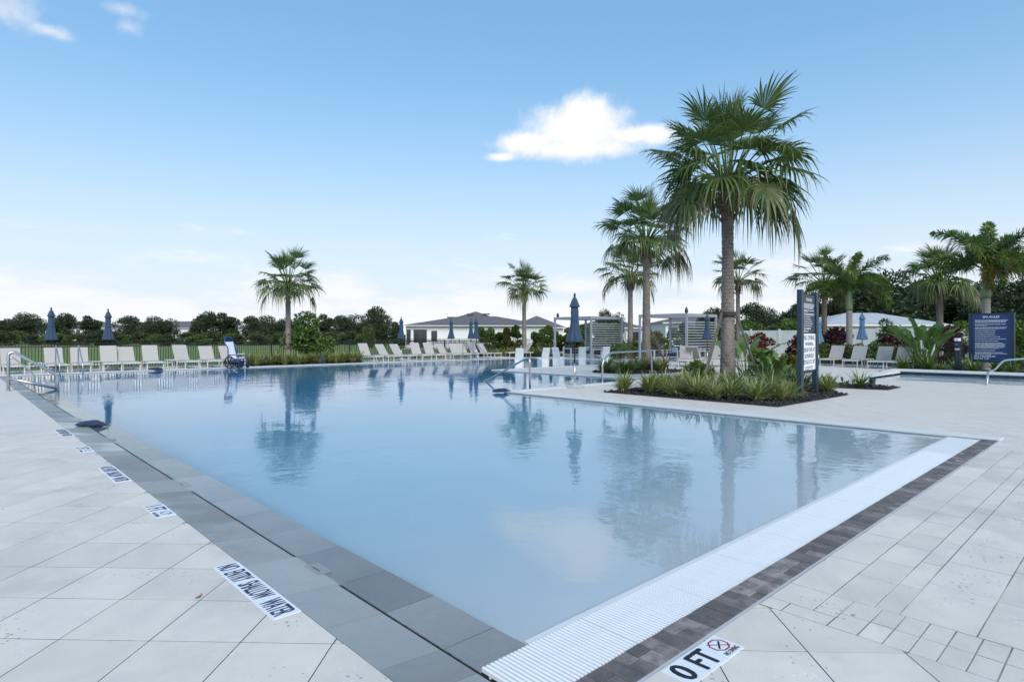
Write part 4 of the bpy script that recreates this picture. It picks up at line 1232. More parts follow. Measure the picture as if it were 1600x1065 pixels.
# white bungalow beyond the fence
loc, rz, L = face_house(634, 850, 73)
t = thing('white_house', 'white bungalow with grey hipped shingle roof behind the far loungers', 'house', loc, rz)
MB().box(0, L, 0, 12, 0, 2.85).build('wall', 'house_white', t)
rf = hip(MB(), 0, L, 0, 12, 2.85, 4.15, .5); hip(rf, 3.6, L - 4.0, .6, 11.4, 3.0, 4.75, .45)
rf = rf.build('roof', 'roof_grey', t)
MB().box(-.5, L + .5, -.52, -.505, 2.76, 2.855).build('fascia', 'vinyl', t)
for x, y, z in ((7.6, 3.4, 4.3), (9.6, 3.4, 4.3), (5.2, 2.6, 3.85)): MB().box(x - .45, x + .45, y - .12, y + .12, z - .05, z + .12).build('roof_vent', 'window_frame', rf)
window(t, .35, .6, .4, 1.7, mull=0); window(t, 1.75, .2, 1.5, 2.1, 'sliding_door', 1); window(t, 3.45, .95, .6, 1.2, mull=0); window(t, 9.8, .9, .7, 1.3, mull=0)
MB().box(0, 4.9, -2.2, 0, 0, .1).build('patio', 'path_concrete', t)
picket_fence('white-backed black fence along the front of the bungalow', tuple(Vector(loc[:2]) + Vector((math.sin(rz), -math.cos(rz))) * 3), tuple(Vector(loc[:2]) + Vector((math.sin(rz), -math.cos(rz))) * 3 + Vector((math.cos(rz), math.sin(rz))) * (L - 1)), 1.2)

def far_house(px0, px1, Y, hw, hr, label, roofm='roof_grey', depth_=10, nwin=5, yaw=0):
    loc, rz, L = face_house(px0, px1, Y, yaw)
    t = thing('distant_house', label, 'house', loc, rz, 'houses beyond the trees')
    MB().box(0, L, 0, depth_, 0, hw).build('wall', 'house_white', t)
    hip(MB(), 0, L, 0, depth_, hw, hr).build('roof', roofm, t)
    MB().box(-.5, L + .5, -.52, -.49, hw - .12, hw + .02).build('fascia', 'vinyl', t)
    for i in range(nwin): window(t, L * (i + .5) / nwin, hw - 1.9, 1.1, 1.3)
    return t
far_house(-60, 52, 185, 4.1, 6.4, 'long grey roofed house at the far left edge behind trees', nwin=6, depth_=14)
far_house(58, 168, 188, 4.1, 6.4, 'long grey roofed house behind the leftmost umbrella', nwin=6, depth_=14)
far_house(176, 352, 186, 4.0, 6.3, 'long grey roofed house behind the trees right of second umbrella', nwin=8, depth_=14)
far_house(356, 470, 190, 3.6, 6.0, 'long grey roofed house behind the trees left of the lone palm', nwin=6, depth_=14)
far_house(800, 880, 95, 2.9, 4.9, 'grey roofed house behind the hedge left of first cabana', nwin=3)
far_house(905, 1005, 92, 2.8, 4.6, 'grey roofed house seen through the first cabana screen', nwin=4)
far_house(1040, 1135, 78, 3.3, 4.4, 'grey roofed house behind the second cabana', nwin=4)
t = far_house(1290, 1480, 62, 2.7, 4.1, 'low white house with pale roof behind the purple shrubs', 'roof_pale', 9, 5)

# ================================================================== PLANTING
# ---- fan palms
def frond_fan(az, el, L, Rr, rg, sag, droop, nseg=32, open_=1.0):
    """one fan leaf: petiole plus blade of split segments, in palm coordinates, base at origin"""
    mb = MB(); mb.tip = []
    ca2, sa2 = math.cos(az), math.sin(az); side = Vector((-sa2, ca2, 0))
    p = Vector((ca2 * .08, sa2 * .08, 0)); pts = [p.copy()]; n = 6
    for k in range(n):
        e = el - sag * (k / n); d = Vector((ca2 * math.cos(e), sa2 * math.cos(e), math.sin(e))); p = p + d * (L / n); pts.append(p.copy())
    rad = [.030 - .016 * k / n for k in range(n + 1)]
    mb.tube(pts, rad, 5); mb.tip += [0.0] * len(mb.v)
    e2 = el - sag - .12; d = Vector((ca2 * math.cos(e2), sa2 * math.cos(e2), math.sin(e2)))
    roll = rg.uniform(-.35, .35); nrm = side.cross(d) * -1
    if nrm.z < 0: nrm = -nrm
    sd2 = side * math.cos(roll) + nrm * math.sin(roll); nrm = d.cross(sd2)
    if nrm.z < 0: nrm = -nrm
    span = R(rg.uniform(112, 130)) * open_; dth = 2 * span / nseg; hub = p
    st = (.02, .26, .42, .60, .80, 1.0); wd = (1.0, 1.0, .98, .80, .48, .03)
    for i in range(nseg):
        if rg.random() < .03: continue
        th = -span + (i + .5) * dth; ln = Rr * (1 - .25 * (abs(th) / span) ** 2) * rg.uniform(.82, 1.08)
        dr = droop * rg.uniform(.4, 1.7); curl = rg.uniform(-.16, .16); kink = rg.uniform(-.06, .06)
        base = len(mb.v); fold = .5 if i % 2 else -.5
        for k, f in enumerate(st):
            r = ln * f
            tt = th + curl * max(0, f - .42)
            v_ = d * math.cos(tt) + sd2 * math.sin(tt)
            c = hub + v_ * r + nrm * (.12 * Rr * math.sin(f * PI * .6) * (abs(th) / span) + kink * max(0, f - .4) * Rr)
            x = max(0.0, f - .34); fall = dr * x * x * 2.4 * ln
            c = c - Vector((0, 0, 1)) * fall - v_ * (fall * .38)
            hw = min(f, .42) * ln * math.tan(dth / 2) * 1.03 * wd[k]
            tang = (sd2 * math.cos(tt) - d * math.sin(tt)); z = nrm * (fold * hw * .8)
            mb.v += [tuple(c - tang * hw - z), tuple(c + tang * hw + z)]; mb.tip += [f, f]
        for k in range(len(st) - 1): o = base + 2 * k; mb.f.append((o, o + 1, o + 3, o + 2))
    return mb

def palm_trunk(t, h, r0, r1, seed, m='palm_trunk', boots=.9, lean=0.0):
    rg = random.Random(seed); mb = MB(); n = 22; steps = int(h / .035); mb.uv = []
    for k in range(steps + 1):
        z = h * k / steps; a = z / h
        r = r1 + (r0 - r1) * (1 - a) ** 2.2 + .06 * math.exp(-z / .25) * (r0 / .3)
        saw = ((z / .105) % 1.0); r += .018 * (saw - .5) * (r0 / .3)
        if boots and z > h - boots: r += .05 * math.sin(PI * min(1, (z - h + boots) / boots)) * (r0 / .3)
        for j in range(n + 1):
            th = 2 * PI * j / n
            w = 1 + .05 * mnoise.noise((math.cos(th) * 2, math.sin(th) * 2, z * 3 + seed)) + .04 * math.sin(th * 5 + int(z / .105) * 2.4)
            mb.v.append((r * w * math.cos(th) + lean * a * a, r * w * math.sin(th), z)); mb.uv.append((th * .30, z))
    for k in range(steps):
        for j in range(n): o = k * (n + 1) + j; mb.f.append((o, o + 1, o + n + 2, o + n + 1))
    mb.build('trunk', m, t, smooth=True)
    if boots:
        bt = MB()
        for k in range(int(48 * boots)):
            th = k * 2.4 + rg.uniform(-.2, .2); z = h - boots + boots * k / (48 * boots) * 1.0
            rr_ = r1 + .02; p = Vector((rr_ * math.cos(th) + lean, rr_ * math.sin(th), z)); o = Vector((math.cos(th), math.sin(th), 0))
            q = p + o * rg.uniform(.07, .18) + Vector((0, 0, rg.uniform(.10, .24)))
            bt.bar(p, q, .11 * (r0 / .3), .03)
        bt.build('frond_stubs', 'boot', t, kind='stuff')

def fan_palm(label, loc, h, r0, r1, crown, seed, n=34, hang=6, rz=0.0, boots=.9, group='fan palms', hang_az=None):
    rg = random.Random(seed); t = thing('fan_palm', label, 'palm tree', loc, rz, group)
    palm_trunk(t, h, r0, r1, seed, boots=boots)
    for i in range(n):
        a = i / (n - 1); az = i * 2.39996 + rg.uniform(-.3, .3)
        el = R(87 - 86 * a ** 1.05 + rg.uniform(-9, 9)); L = crown * (.66 - .22 * a + .14 * math.sin(PI * min(1, a * 1.1))) * rg.uniform(.55, 1.12)
        frond_fan(az, el, L, crown * rg.uniform(.40, .49), rg, .10 + .45 * a,   .05 + .55 * a * a + rg.uniform(0, .12), open_=min(1.0, .36 + a * 1.25)).build('frond', 'palm_leaf', t, loc=(0, 0, h - .02))
    for i in range(hang):
        az = hang_az[i % len(hang_az)] + rg.uniform(-.35, .35) if hang_az else rg.uniform(0, 2 * PI)
        frond_fan(az, R(rg.uniform(-8, 16)), crown * rg.uniform(.50, .72), crown * rg.uniform(.34, .42), rg, rg.uniform(.7, 1.05), .7).build('old_frond', 'palm_old', t, loc=(0, 0, h - .10))
    return t
fan_palm('tallest fan palm, rising from the near mulch bed beside the pool rules sign', (17.36, 8.9, 0), 6.05, .235, .165, 2.98, 11, 56, 9, boots=1.1, hang_az=[-YAW + .2, -YAW - .3, PI - YAW + .3, PI - YAW - .4, PI - YAW, -PI / 2 - YAW])
p_ = spot(1010, 27.2); fan_palm('second tallest fan palm, in the bed behind the square hoop rail', (*p_, 0), 5.75, .215, .155, 2.45, 12, 44, 7, hang_az=[-YAW, -YAW + .5, -YAW - .4, PI - YAW])
p_ = spot(985, 40); fan_palm('fan palm just left of the second tallest, behind the first cabana', (*p_, -.02), 5.4, .22, .15, 2.3, 13, 38, 4)
p_ = spot(819, 46); fan_palm('slender fan palm standing right of the white house', (*p_, -.02), 5.0, .20, .14, 2.3, 14, 34, 0)
p_ = spot(445, 33.9); fan_palm('lone fan palm in the far bed at left', (p_[0], 33.0, 0), 4.25, .20, .13, 2.15, 15, 34, 3, rz=.5, boots=.5)
p_ = spot(1153, 42); fan_palm('fan palm seen close behind the tallest palm trunk', (*p_, -.02), 5.3, .19, .13, 2.3, 16, 24, 1)
p_ = spot(1288, 38); fan_palm('fan palm right of the pool rules sign with reddish trunk', (*p_, -.02), 4.75, .21, .145, 2.4, 17, 30, 2)
p_ = spot(1468, 34); fan_palm('fan palm between the two feathery palms at right', (*p_, -.02), 4.5, .22, .16, 2.5, 18, 30, 3)

# ---- feathery foxtail palms
def plume(az, el, L, rg, arch, bushy, n=190, lf=.42):
    mb = MB(); ca2, sa2 = math.cos(az), math.sin(az); p = Vector((ca2 * .05, sa2 * .05, 0)); pts = [p.copy()]; ds = []
    k_ = 12
    for k in range(k_):
        e = el - arch * (k / k_) ** 1.4; d = Vector((ca2 * math.cos(e), sa2 * math.cos(e), math.sin(e))); ds.append(d); p = p + d * (L / k_); pts.append(p.copy())
    mb.tube(pts, [.028 - .022 * k / k_ for k in range(k_ + 1)], 5)
    side = Vector((-sa2, ca2, 0))
    for i in range(n):
        a = .16 + .84 * (i + rg.random()) / n; x = a * k_; k = min(k_ - 1, int(x)); c = pts[k].lerp(pts[k + 1], x - k); d = ds[k]; up = side.cross(d)
        ph = rg.uniform(0, 2 * PI) if bushy else (0 if i % 2 else PI) + rg.uniform(-.5, .5)
        o = side * math.cos(ph) + up * math.sin(ph) * (1 if bushy else .6)
        l = lf * (.45 + .75 * math.sin(PI * min(1, .12 + a * .85))) * rg.uniform(.8, 1.15)
        v1 = (o * .85 + d * .55).normalized(); tip = c + v1 * l - Vector((0, 0, 1)) * l * rg.uniform(.05, .38); md = c + v1 * l * .55
        w = v1.cross(d).normalized() * .030
        q = len(mb.v); mb.v += [tuple(c), tuple(md + w), tuple(tip), tuple(md - w)]; mb.f += [(q, q + 1, q + 2, q + 3)]
    return mb

def foxtail(label, loc, h, r, L, seed, n=11, old=2, rz=0):
    rg = random.Random(seed); t = thing('feather_palm', label, 'palm tree', loc, rz, 'feathery palms by the spa')
    mb = MB(); mb.uv = []; nn = 16; steps = 60; hs = h * .68
    for k in range(steps + 1):
        z = hs * k / steps; rr_ = r * (1.28 - .28 * min(1, z / .8) - .08 * z / hs)
        for j in range(nn + 1): th = 2 * PI * j / nn; mb.v.append((rr_ * math.cos(th), rr_ * math.sin(th), z)); mb.uv.append((th, z))
    for k in range(steps):
        for j in range(nn): o = k * (nn + 1) + j; mb.f.append((o, o + 1, o + nn + 2, o + nn + 1))
    mb.build('trunk', 'ringed_trunk', t, smooth=True)
    MB().lathe([(r * .93, hs), (r * 1.02, hs + .15), (r * .9, hs + (h - hs) * .5), (r * .5, h)], n=16).build('crownshaft', 'crownshaft', t, smooth=True)
    for i in range(n):
        a = i / (n - 1); az = i * 2.39996 + rg.uniform(-.2, .2)
        plume(az, R(80 - 62 * a + rg.uniform(-6, 6)), L * rg.uniform(.9, 1.08), rg, R(55 + 55 * a), True, 340, .44).build('frond', 'foxtail_leaf', t, loc=(0, 0, h - .25))
    for i in range(old):
        plume(rg.uniform(0, 6.28), R(8), L * .95, rg, R(85), True, 230, .36).build('old_frond', 'foxtail_old', t, loc=(0, 0, h - .3))
    MB().tube([(0, 0, h - .2), (.03, .02, h + 1.1), (.08, .02, h + 1.75)], [.03, .018, .004], 6).build('spear_leaf', 'petiole', t)
    return t
p_ = spot(1327, 34); foxtail('feathery palm with upright spear leaf behind the spa loungers', (*p_, -.02), 4.35, .17, 2.5, 21, 11, 1)
p_ = spot(1541, 26.2); foxtail('large feathery palm rising behind the spa rules sign', (*p_, 0), 4.6, .17, 2.6, 22, 13, 3, rz=1.1)

# ---- lodge-pole braces of the staked palms
def brace(label, a, b, cat='brace'):
    a = Vector(a); b = Vector(b); t = thing('palm_brace', label, cat, tuple(a), 0, 'timber palm braces')
    MB().bar((0, 0, -.05), tuple(b - a), .075, .05).build('timber', 'stake_wood', t)
    return t
pb = Vector((17.36, 8.9, 0)); lr = Vector((math.cos(YAW), -math.sin(YAW), 0)); fw = Vector((math.sin(YAW), math.cos(YAW), 0))
brace('left timber brace leaning on the tallest palm', pb - lr * 1.5 - fw * 2.1, pb + Vector((0, 0, 2.2)) - lr * .22 - fw * .12)
brace('right timber brace leaning on the tallest palm', pb + lr * .80 - fw * .67, pb + Vector((0, 0, 2.2)) + lr * .20 - fw * .1)
o = MB().lathe([(.235, 2.10), (.25, 2.12), (.25, 2.22), (.235, 2.24)], n=22).build('brace_strap', 'strap_black', loc=tuple(pb)); tag(o, 'black strap band round the tallest palm trunk holding its braces', 'strap')
p_ = Vector((*spot(1010, 27.2), 0)); brace('thin timber brace beside the second tallest palm', p_ + lr * .9 - fw * .5, p_ + Vector((0, 0, 1.9)) + lr * .15)
p_ = Vector((*spot(445, 33.9), 0)); p_.y = 33.0; brace('timber brace leaning on the lone far palm', p_ - lr * .75, p_ + Vector((0, 0, 1.9)) - lr * .12)
p_ = Vector((*spot(1468, 34), 0)); brace('timber brace leaning on the palm between the feathery ones', p_ + lr * 1.3 - fw * .6, p_ + Vector((0, 0, 2.0)) + lr * .12)
p_ = Vector((*spot(1288, 38), 0)); brace('timber brace leaning on the reddish palm trunk', p_ + lr * 1.3 - fw * .6, p_ + Vector((0, 0, 2.0)) + lr * .12)

# ---- leaf masses
def leaves(n, lobes, size, rg, asp=.45, shell=.55, up=.25):
    mb = MB(); tot = sum(l[3] * l[4] * l[5] for l in lobes) ** 1
    wts = [(l[3] * l[4] * l[5]) ** .667 for l in lobes]; sw = sum(wts)
    for (cx, cy, cz, a, b, c), w in zip(lobes, wts):
        for _ in range(int(n * w / sw)):
            th = rg.uniform(0, 2 * PI); z = rg.uniform(-.85, 1); s = math.sqrt(max(0, 1 - z * z)); r = 1 - (1 - shell) * rg.random() ** 1.6
            o = Vector((s * math.cos(th), s * math.sin(th), z)); p = Vector((cx + o.x * a * r, cy + o.y * b * r, cz + o.z * c * r))
            d = (o + Vector((rg.gauss(0, .55), rg.gauss(0, .55), rg.gauss(up, .5)))).normalized()
            sd3 = d.cross(Vector((rg.gauss(0, 1), rg.gauss(0, 1), rg.gauss(0, 1)))).normalized()
            l = size * rg.uniform(.6, 1.25); q = len(mb.v)
            mb.v += [tuple(p - d * l * .5), tuple(p + sd3 * l * asp * .5 + d * l * .05), tuple(p + d * l * .5), tuple(p - sd3 * l * asp * .5 + d * l * .05)]
            mb.f.append((q, q + 1, q + 2, q + 3))
    return mb

def lobes_in(rg, n, a, b, z0, z1, r0, r1):
    out = []
    for _ in range(n):
        th = rg.uniform(0, 2 * PI); r = math.sqrt(rg.random()) * .8; zz = rg.random(); z = z0 + (z1 - z0) * zz
        k = math.sqrt(max(.08, 1 - (2 * zz - .85) ** 2 * .8)) ; q = rg.uniform(r0, r1)
        out.append((a * r * k * math.cos(th), b * r * k * math.sin(th), z, q, q, q * .8))
    return out

TREE = []
def make_tree(seed, h, a, leafm, n=5200, lf=.34, nl=24, trunk=.28, low=.20):
    rg = random.Random(seed); tr = MB()
    pts = [(0, 0, -.1), (rg.uniform(-.1, .1), rg.uniform(-.1, .1), h * .25), (rg.uniform(-.2, .2), rg.uniform(-.2, .2), h * .55)]
    tr.tube(pts, [trunk, trunk * .7, trunk * .35], 8)
    lb = lobes_in(rg, nl, a, a, h * low, h * .88, a * .26, a * .44)
    for l in lb[:8]:
        tr.tube([(0, 0, h * rg.uniform(.2, .4)), (l[0] * .5, l[1] * .5, h * .4 + (l[2] - h * .4) * .5), l[:3]], [trunk * .4, trunk * .25, trunk * .1], 6)
    return tr.mesh('trunk', 'bark', True), leaves(n, lb, lf, rg).mesh('crown', leafm)
OAK = [make_tree(100 + i, 7.5, (2.9, 3.9, 4.6, 3.4)[i], 'oak_leaf', 9000, .40, 34) for i in range(4)]
BUSHT = [make_tree(120 + i, 4.2, 2.4, ('bush_leaf', 'olive_leaf', 'bush_leaf', 'oak_leaf', 'olive_leaf')[i], 6500, .34, 26, .14, .04) for i in range(5)]

def tree(label, px, Y, h, kind, i, w=1.0, group='far trees', name='broadleaf_tree'):
    src, base = {'oak': (OAK, 7.5), 'bush': (BUSHT, 4.2)}[kind]; tm, cm = src[i % len(src)]; s = h / base
    t = thing(name, label, 'tree', (*spot(px, Y), -.03), i * 1.7, group, (s * w, s * w, s))
    link('trunk', tm, t); link('crown', cm, t)
    return t
left = [(-18, 118, 6.2, 1.0), (12, 125, 5.9, .9), (46, 122, 6.1, 1.05), (98, 118, 6.4, 1.0), (140, 128, 5.4, 1.0), (205, 122, 5.6, 1.15), (252, 116, 6.5, 1.1), (322, 120, 5.9, 1.0), (352, 124, 7.0, 1.15), (395, 120, 4.9, 1.0), (428, 128, 6.2, 1.1), (470, 130, 5.6, 1.0), (508, 128, 5.9, 1.0), (535, 120, 6.0, 1.1), (562, 124, 5.6, 1.0), (592, 118, 5.2, 1.0), (618, 112, 5.0, 1.0)]
for i, (x, Y, h, w) in enumerate(left):
    tree('dark broadleaf tree, %s from the left in the far left tree line' % ORD[i], x, Y, h * (1.0, .86, 1.08, .93, 1.12)[i % 5], 'oak', i, w)
for i, x in enumerate(list(range(-20, 640, 22))):
    tree('low green bush in the belt under the far left tree line', x + random.uniform(-8, 8), random.uniform(98, 112), random.uniform(1.7, 2.6), 'bush', i, 1.7, 'bushes under the far tree line', 'bush')
rt = [(1180, 100, 7.0, 1.0), (1212, 96, 6.4, 1.0), (1262, 92, 7.4, 1.0), (1320, 90, 9.3, 1.1), (1362, 88, 10.4, 1.15), (1405, 84, 11.2, 1.15), (1452, 86, 9.8, 1.1), (1500, 84, 9.2, 1.0), (1548, 78, 8.6, 1.0), (1592, 72, 8.6, 1.1), (1635, 70, 8.8, 1.1)]
for i, (x, Y, h, w) in enumerate(rt):
    tree('tall dark oak, %s from the left in the tree line at right' % ORD[i], x, Y, h, 'oak', i + 1, w, 'oaks at right')
for i, (x, Y, h, lab) in enumerate(((1168, 60, 3.3, 'bright green bush behind the red shrub'), (1200, 58, 2.6, 'low bright bush right of the red shrub'), (1232, 62, 3.3, 'bright green bush left of the pool rules sign'), (1600, 40, 2.9, 'leafy bush at the right frame edge behind the spa sign'))):
    tree(lab, x, Y, h, 'bush', i, 1.2, 'green bushes at right', 'bush')
tree('pointed dark young tree standing behind the first cabana', 954, 58, 4.3, 'oak', 2, .62)
tree('small dark tree top behind the second cabana', 1112, 62, 4.4, 'oak', 3, .9)
tree('dark tree behind the left end of the white house roof', 590, 96, 6.2, 'oak', 1, .8)
tree('pale young tree in front of the far tree line', 577, 80, 3.2, 'bush', 1, .55)

def shrub(label, loc, a, b, h, leafm, n, lf, seed, group=None, asp=.45, name='shrub', nl=10):
    rg = random.Random(seed); t = thing(name, label, 'shrub', loc, 0, group)
    lb = lobes_in(rg, nl, a, b, h * .14, h * .86, min(a, b) * .36, min(a, b) * .6)
    leaves(n, lb, lf, rg, asp).build('foliage', leafm, t)
    tr = MB()
    for l in lb[:6]: tr.tube([(l[0] * .1, l[1] * .1, -.05), (l[0] * .5, l[1] * .5, l[2] * .5), l[:3]], [.03, .02, .01], 5)
    tr.build('stem', 'bark', t)
    return t
shrub('large glossy green shrub beside the lone far palm', (*spot(480, 34.6), 0), 1.5, 1.3, 2.75, 'bush_leaf', 4200, .24, 31, nl=16)
# columnar hedge plants right of the house
for i, px in enumerate((752, 764, 778, 792, 806, 834, 846, 858, 872, 888, 902)):
    warm = i in (3,)
    shrub('upright hedge shrub, %s from the left, right of the white house' % ORD[i], (*spot(px, 48 + (i % 3) * .5), -.03), .55, .55, 2.35 + .25 * math.sin(i * 2.1), 'croton_leaf' if warm else 'bush_leaf', 2600, .19, 40 + i, 'upright hedge shrubs', nl=16)
for i, (px, Y, h, m_) in enumerate(((1030, 44, 2.0, 'croton_leaf'), (1052, 48, 2.3, 'bush_leaf'), (1012, 47, 1.9, 'bush_leaf'), (992, 40, 1.2, 'bush_leaf'), (965, 37.5, 1.05, 'bush_leaf'))):
    shrub('%s green shrub, %s from the left, between the two cabanas' % ('reddish' if m_ == 'croton_leaf' else 'rounded', ('fourth', 'fifth', 'third', 'second', 'first')[i]), (*spot(px, Y), -.02), .9, .8, h, m_, 1500, .17, 60 + i, 'shrubs between the cabanas')
for i, px in enumerate((912, 924, 937, 950, 963, 1068, 1080, 1092, 1104, 1116, 1128, 1142)):
    shrub('dense hedge shrub, %s from the left, behind the %s cabana' % (ORD[i if i < 5 else i - 5], 'first' if i < 5 else 'second'), (*spot(px, 50 + (i % 2)), -.03), .75, .7, 2.7 + .25 * math.sin(i * 1.7), 'bush_leaf', 2600, .22, 300 + i, 'hedge behind the cabanas', nl=14)
shrub('bright red leaved shrub right of the tallest palm trunk', (*spot(1190, 36), -.02), .95, .8, 1.85, 'red_leaf', 1500, .26, 71, asp=.35)
shrub('dark purple shrub between the pool sign and feathery palm', (*spot(1310, 37), -.02), 1.3, 1.0, 2.1, 'purple_leaf', 1800, .24, 72)
shrub('dark red shrub right of the pale blue umbrella', (*spot(1402, 35), -.02), 1.15, .9, 2.15, 'purple_leaf', 1700, .24, 73)
shrub('red tinged shrub at the left of the bright cone bush', (*spot(1250, 37), -.02), .9, .8, 1.8, 'red_leaf', 900, .24, 76)
shrub('purple leaved shrub left of the call post', (*spot(1487, 31), -.02), .75, .7, 2.05, 'purple_leaf', 1300, .22, 74)
shrub('bright yellow green cone bush in front of the pale roof', (*spot(1380, 37), -.02), .95, .95, 2.95, 'bright_leaf', 2200, .18, 75)
shrub('bright green bush left of the spa rules sign', (*spot(1492, 38), -.02), 1.4, 1.2, 2.9, 'bright_leaf', 2600, .22, 77)
shrub('bright green bush at the right frame edge beyond the spa', (*spot(1598, 28), -.02), 1.1, 1.1, 2.2, 'bright_leaf', 2000, .18, 78)
for i, px in enumerate((1262, 1284, 1302, 1322, 1342, 1362, 1384, 1404, 1424)):
    shrub('low green shrub, %s from the left, in the hedge behind the right loungers' % ORD[i], (*spot(px, 33.2), -.02), .62, .55, 1.15, 'croton_leaf' if i % 4 == 2 else 'bush_leaf', 900, .13, 90 + i, 'low hedge behind the right loungers')

# ---- paddle-leaf plants
def paddle(az, el, L, bl, bw, rg):
    mb = MB(); ca2, sa2 = math.cos(az), math.sin(az); p = Vector((ca2 * .06, sa2 * .06, 0)); pts = [p.copy()]
    for k in range(6):
        e = el - .25 * k / 6; p = p + Vector((ca2 * math.cos(e), sa2 * math.cos(e), math.sin(e))) * (L / 6); pts.append(p.copy())
    mb.tube(pts, [.024, .022, .02, .018, .016, .014, .012], 5)
    side = Vector((-sa2, ca2, 0)); rl = rg.uniform(-.7, .7); e0 = el - .25; n = 9; i0 = len(mb.v); q = p.copy()
    for k in range(n):
        a = k / (n - 1); e = e0 - rg.uniform(.7, 1.1) * a * .8; d = Vector((ca2 * math.cos(e), sa2 * math.cos(e), math.sin(e))); up = d.cross(side) * -1
        s2 = side * math.cos(rl) + up * math.sin(rl); n2 = d.cross(s2)
        w = bw * (math.sin(PI * (.07 + .90 * a)) ** .7) * (1 - .15 * a); rip = .03 * math.sin(k * 2.2)
        mb.v += [tuple(q - s2 * w + n2 * (w * .30 + rip)), tuple(q), tuple(q + s2 * w + n2 * (w * .30 - rip))]; q = q + d * (bl / (n - 1))
    for k in range(n - 1): o = i0 + 3 * k; mb.f += [(o, o + 1, o + 4, o + 3), (o + 1, o + 2, o + 5, o + 4)]
    return mb
def paddle_plant(label, loc, n, L, bl, bw, seed, lo=52):
    rg = random.Random(seed); t = thing('paddle_leaf_plant', label, 'plant', loc, 0, 'large paddle-leaf plants')
    for i in range(n):
        b = rg.uniform(0, .25); az = i * 2.4 + rg.uniform(-.4, .4)
        paddle(az, R(rg.uniform(lo, 90)), L * rg.uniform(.45, 1.05), bl * rg.uniform(.75, 1.1), bw * rg.uniform(.8, 1.15), rg).build('leaf', 'paddle_leaf', t, smooth=True, loc=(b * math.cos(az), b * math.sin(az), 0))
    return t
paddle_plant('large paddle-leaf plant with upright leaves beside the spa', (*spot(1442, 27.2), 0), 36, 1.7, .8, .165, 81, 66)
paddle_plant('pale broad-leaf plant directly right of the tallest palm trunk', (*spot(1166, 23), 0), 16, .95, .80, .17, 82)
paddle_plant('glossy paddle-leaf plant left of the pool rules sign', (*spot(1214, 17.6), 0), 26, .62, .52, .10, 83)
paddle_plant('tiny young plant in the small mulch bed', (*spot(1321, 17.8), 0), 7, .16, .18, .05, 84)

shrub('leafy green shrub filling the near bed right of the tallest palm', (*spot(1190, 18.6), 0), .62, .55, 1.15, 'bush_leaf', 900, .22, 401, asp=.4)
shrub('reddish green shrub close behind the pool rules sign', (*spot(1236, 18.9), 0), .5, .45, 1.0, 'croton_leaf', 700, .2, 402, asp=.4)
shrub('low bright shrub at the left foot of the tallest palm', (*spot(1092, 18.4), 0), .45, .4, .7, 'bright_leaf', 600, .17, 403, asp=.4)
# ---- strap-leaf clumps
def clump_mesh(seed, n, L, w, m, spread=1.0):
    rg = random.Random(seed); mb = MB()
    for i in range(n):
        az = rg.uniform(0, 2 * PI); el = R(rg.uniform(35, 88)); l = L * rg.uniform(.55, 1.1); b = rg.uniform(0, .09) * spread
        p = Vector((b * math.cos(az), b * math.sin(az), 0)); sd3 = Vector((-math.sin(az), math.cos(az), 0)); k_ = 5; i0 = len(mb.v); bend = R(rg.uniform(25, 85))
        for k in range(k_ + 1):
            a = k / k_; ww = w * (.55 + .8 * a if a < .4 else 1.0 - ((a - .4) / .6) ** 1.6) * .5
            mb.v += [tuple(p - sd3 * ww), tuple(p + sd3 * ww)]
            e = el - bend * a; p = p + Vector((math.cos(az) * math.cos(e), math.sin(az) * math.cos(e), math.sin(e))) * (l / k_)
        for k in range(k_): o = i0 + 2 * k; mb.f.append((o, o + 1, o + 3, o + 2))
    return mb.mesh('grass_clump', m)
VAR = [clump_mesh(200 + i, 120, .60, .034, 'strap_leaf') for i in range(5)]
GRN = [clump_mesh(220 + i, 70, .78, .042, 'green_strap') for i in range(4)]
def clump(src, loc, s, label, group):
    o = link('grass_clump', random.choice(src), None, (*loc, .01), random.uniform(0, 6.28), (s, s, s * random.uniform(.9, 1.15))); tag(o, label, 'grass', group)
rg = random.Random(55)
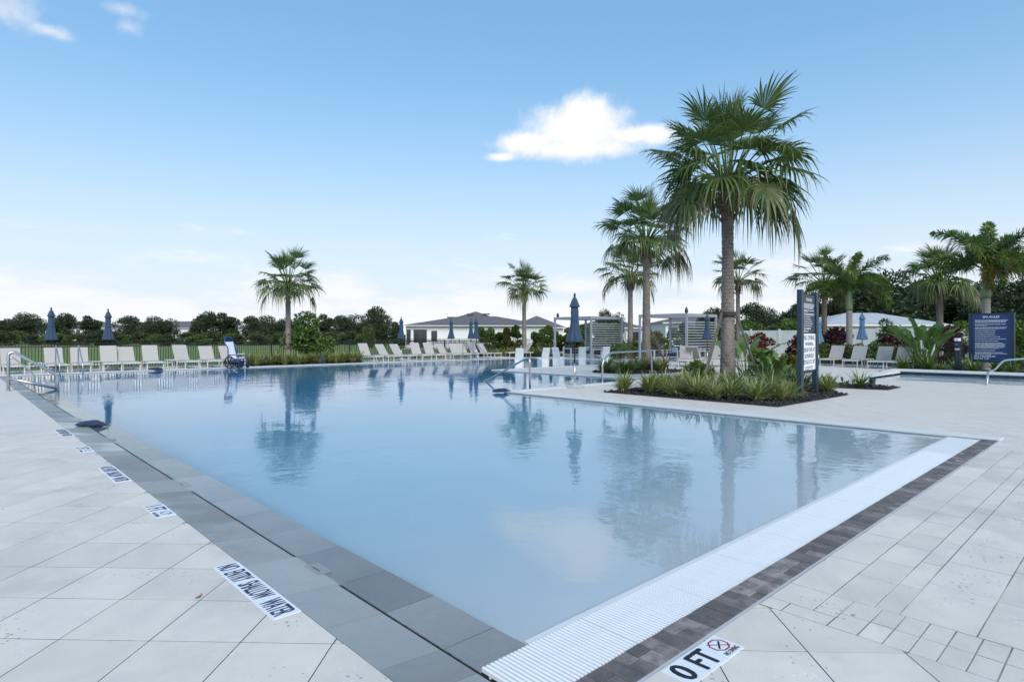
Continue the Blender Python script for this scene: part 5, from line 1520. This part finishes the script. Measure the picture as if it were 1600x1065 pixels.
for (u, v, s) in ((13.3, 9.6, 1.0), (13.35, 8.95, 1.05), (13.3, 8.3, 1.0), (13.35, 7.65, 1.1), (13.6, 6.9, .95), (13.5, 6.2, 1.1), (14.1, 9.3, 1.0), (14.3, 8.3, 1.1), (14.3, 7.2, 1.05), (14.2, 6.3, 1.0), (14.9, 9.6, 1.0), (15.1, 8.9, 1.05), (15.2, 7.6, 1.1), (15.3, 6.7, 1.05), (15.9, 9.5, 1.0), (16.2, 8.4, 1.0), (16.1, 7.3, 1.1), (16.4, 6.5, 1.15), (17.0, 7.0, 1.15), (17.5, 7.6, 1.0), (17.1, 9.7, 1.0), (14.6, 5.95, .9), (17.4, 6.4, 1.1), (13.9, 5.8, .75), (13.25, 7.1, .8), (14.9, 6.4, .9), (13.7, 9.3, .9), (13.8, 8.6, .95), (13.9, 7.9, .9), (14.8, 8.0, .95), (14.7, 7.0, .9), (15.7, 6.2, .95), (15.7, 8.2, .95), (16.8, 5.9, 1.0)):
    clump(VAR, (u + rg.uniform(-.12, .12), v + rg.uniform(-.12, .12)), s * rg.uniform(1.0, 1.25), 'variegated strap-leaf clump in the black mulch around the tallest palm', 'clumps around the tallest palm')
for k in range(16):
    clump(VAR if k % 3 else GRN, (rg.uniform(19.9, 23.6), rg.uniform(14.1, 16.2)), rg.uniform(.9, 1.15), 'strap-leaf clump in the bed under the second tallest palm', 'clumps under the second palm')
for k in range(52):
    clump(VAR, (11.2 + (k % 26) * .25 + rg.uniform(-.1, .1), (31.25 if k < 26 else 32.1) + rg.uniform(-.2, .3)), rg.uniform(1.0, 1.35), 'variegated strap-leaf clump in the far bed under the lone palm', 'clumps under the lone palm')
for k, (u, v, s) in enumerate(((29.3, 7.2, 1.2), (29.5, 6.4, 1.25), (29.2, 5.9, 1.0), (29.5, 4.9, 1.15), (30.6, 4.3, 1.1), (30.4, 3.2, 1.15), (29.4, 2.6, 1.2), (29.5, 1.9, 1.15), (30.6, 5.6, 1.1), (29.3, 3.7, .9))):
    clump(GRN, (u, v), s, 'bright green strap-leaf clump in the bed behind the spa', 'clumps behind the spa')
o = link('grass_clump', GRN[1], None, (*spot(1344, 17.4), .01), .4, (.85, .85, .85)); tag(o, 'lone strap-leaf clump in the small mulch bed', 'grass')
for k in range(30):
    px = 740 + k * 9.5
    if 860 < px < 930: continue
    clump(VAR, spot(px + rg.uniform(-3, 3), rg.uniform(44.5, 46.0)), rg.uniform(1.2, 1.5), 'variegated clump in the low border before the upright hedge', 'clumps before the upright hedge')
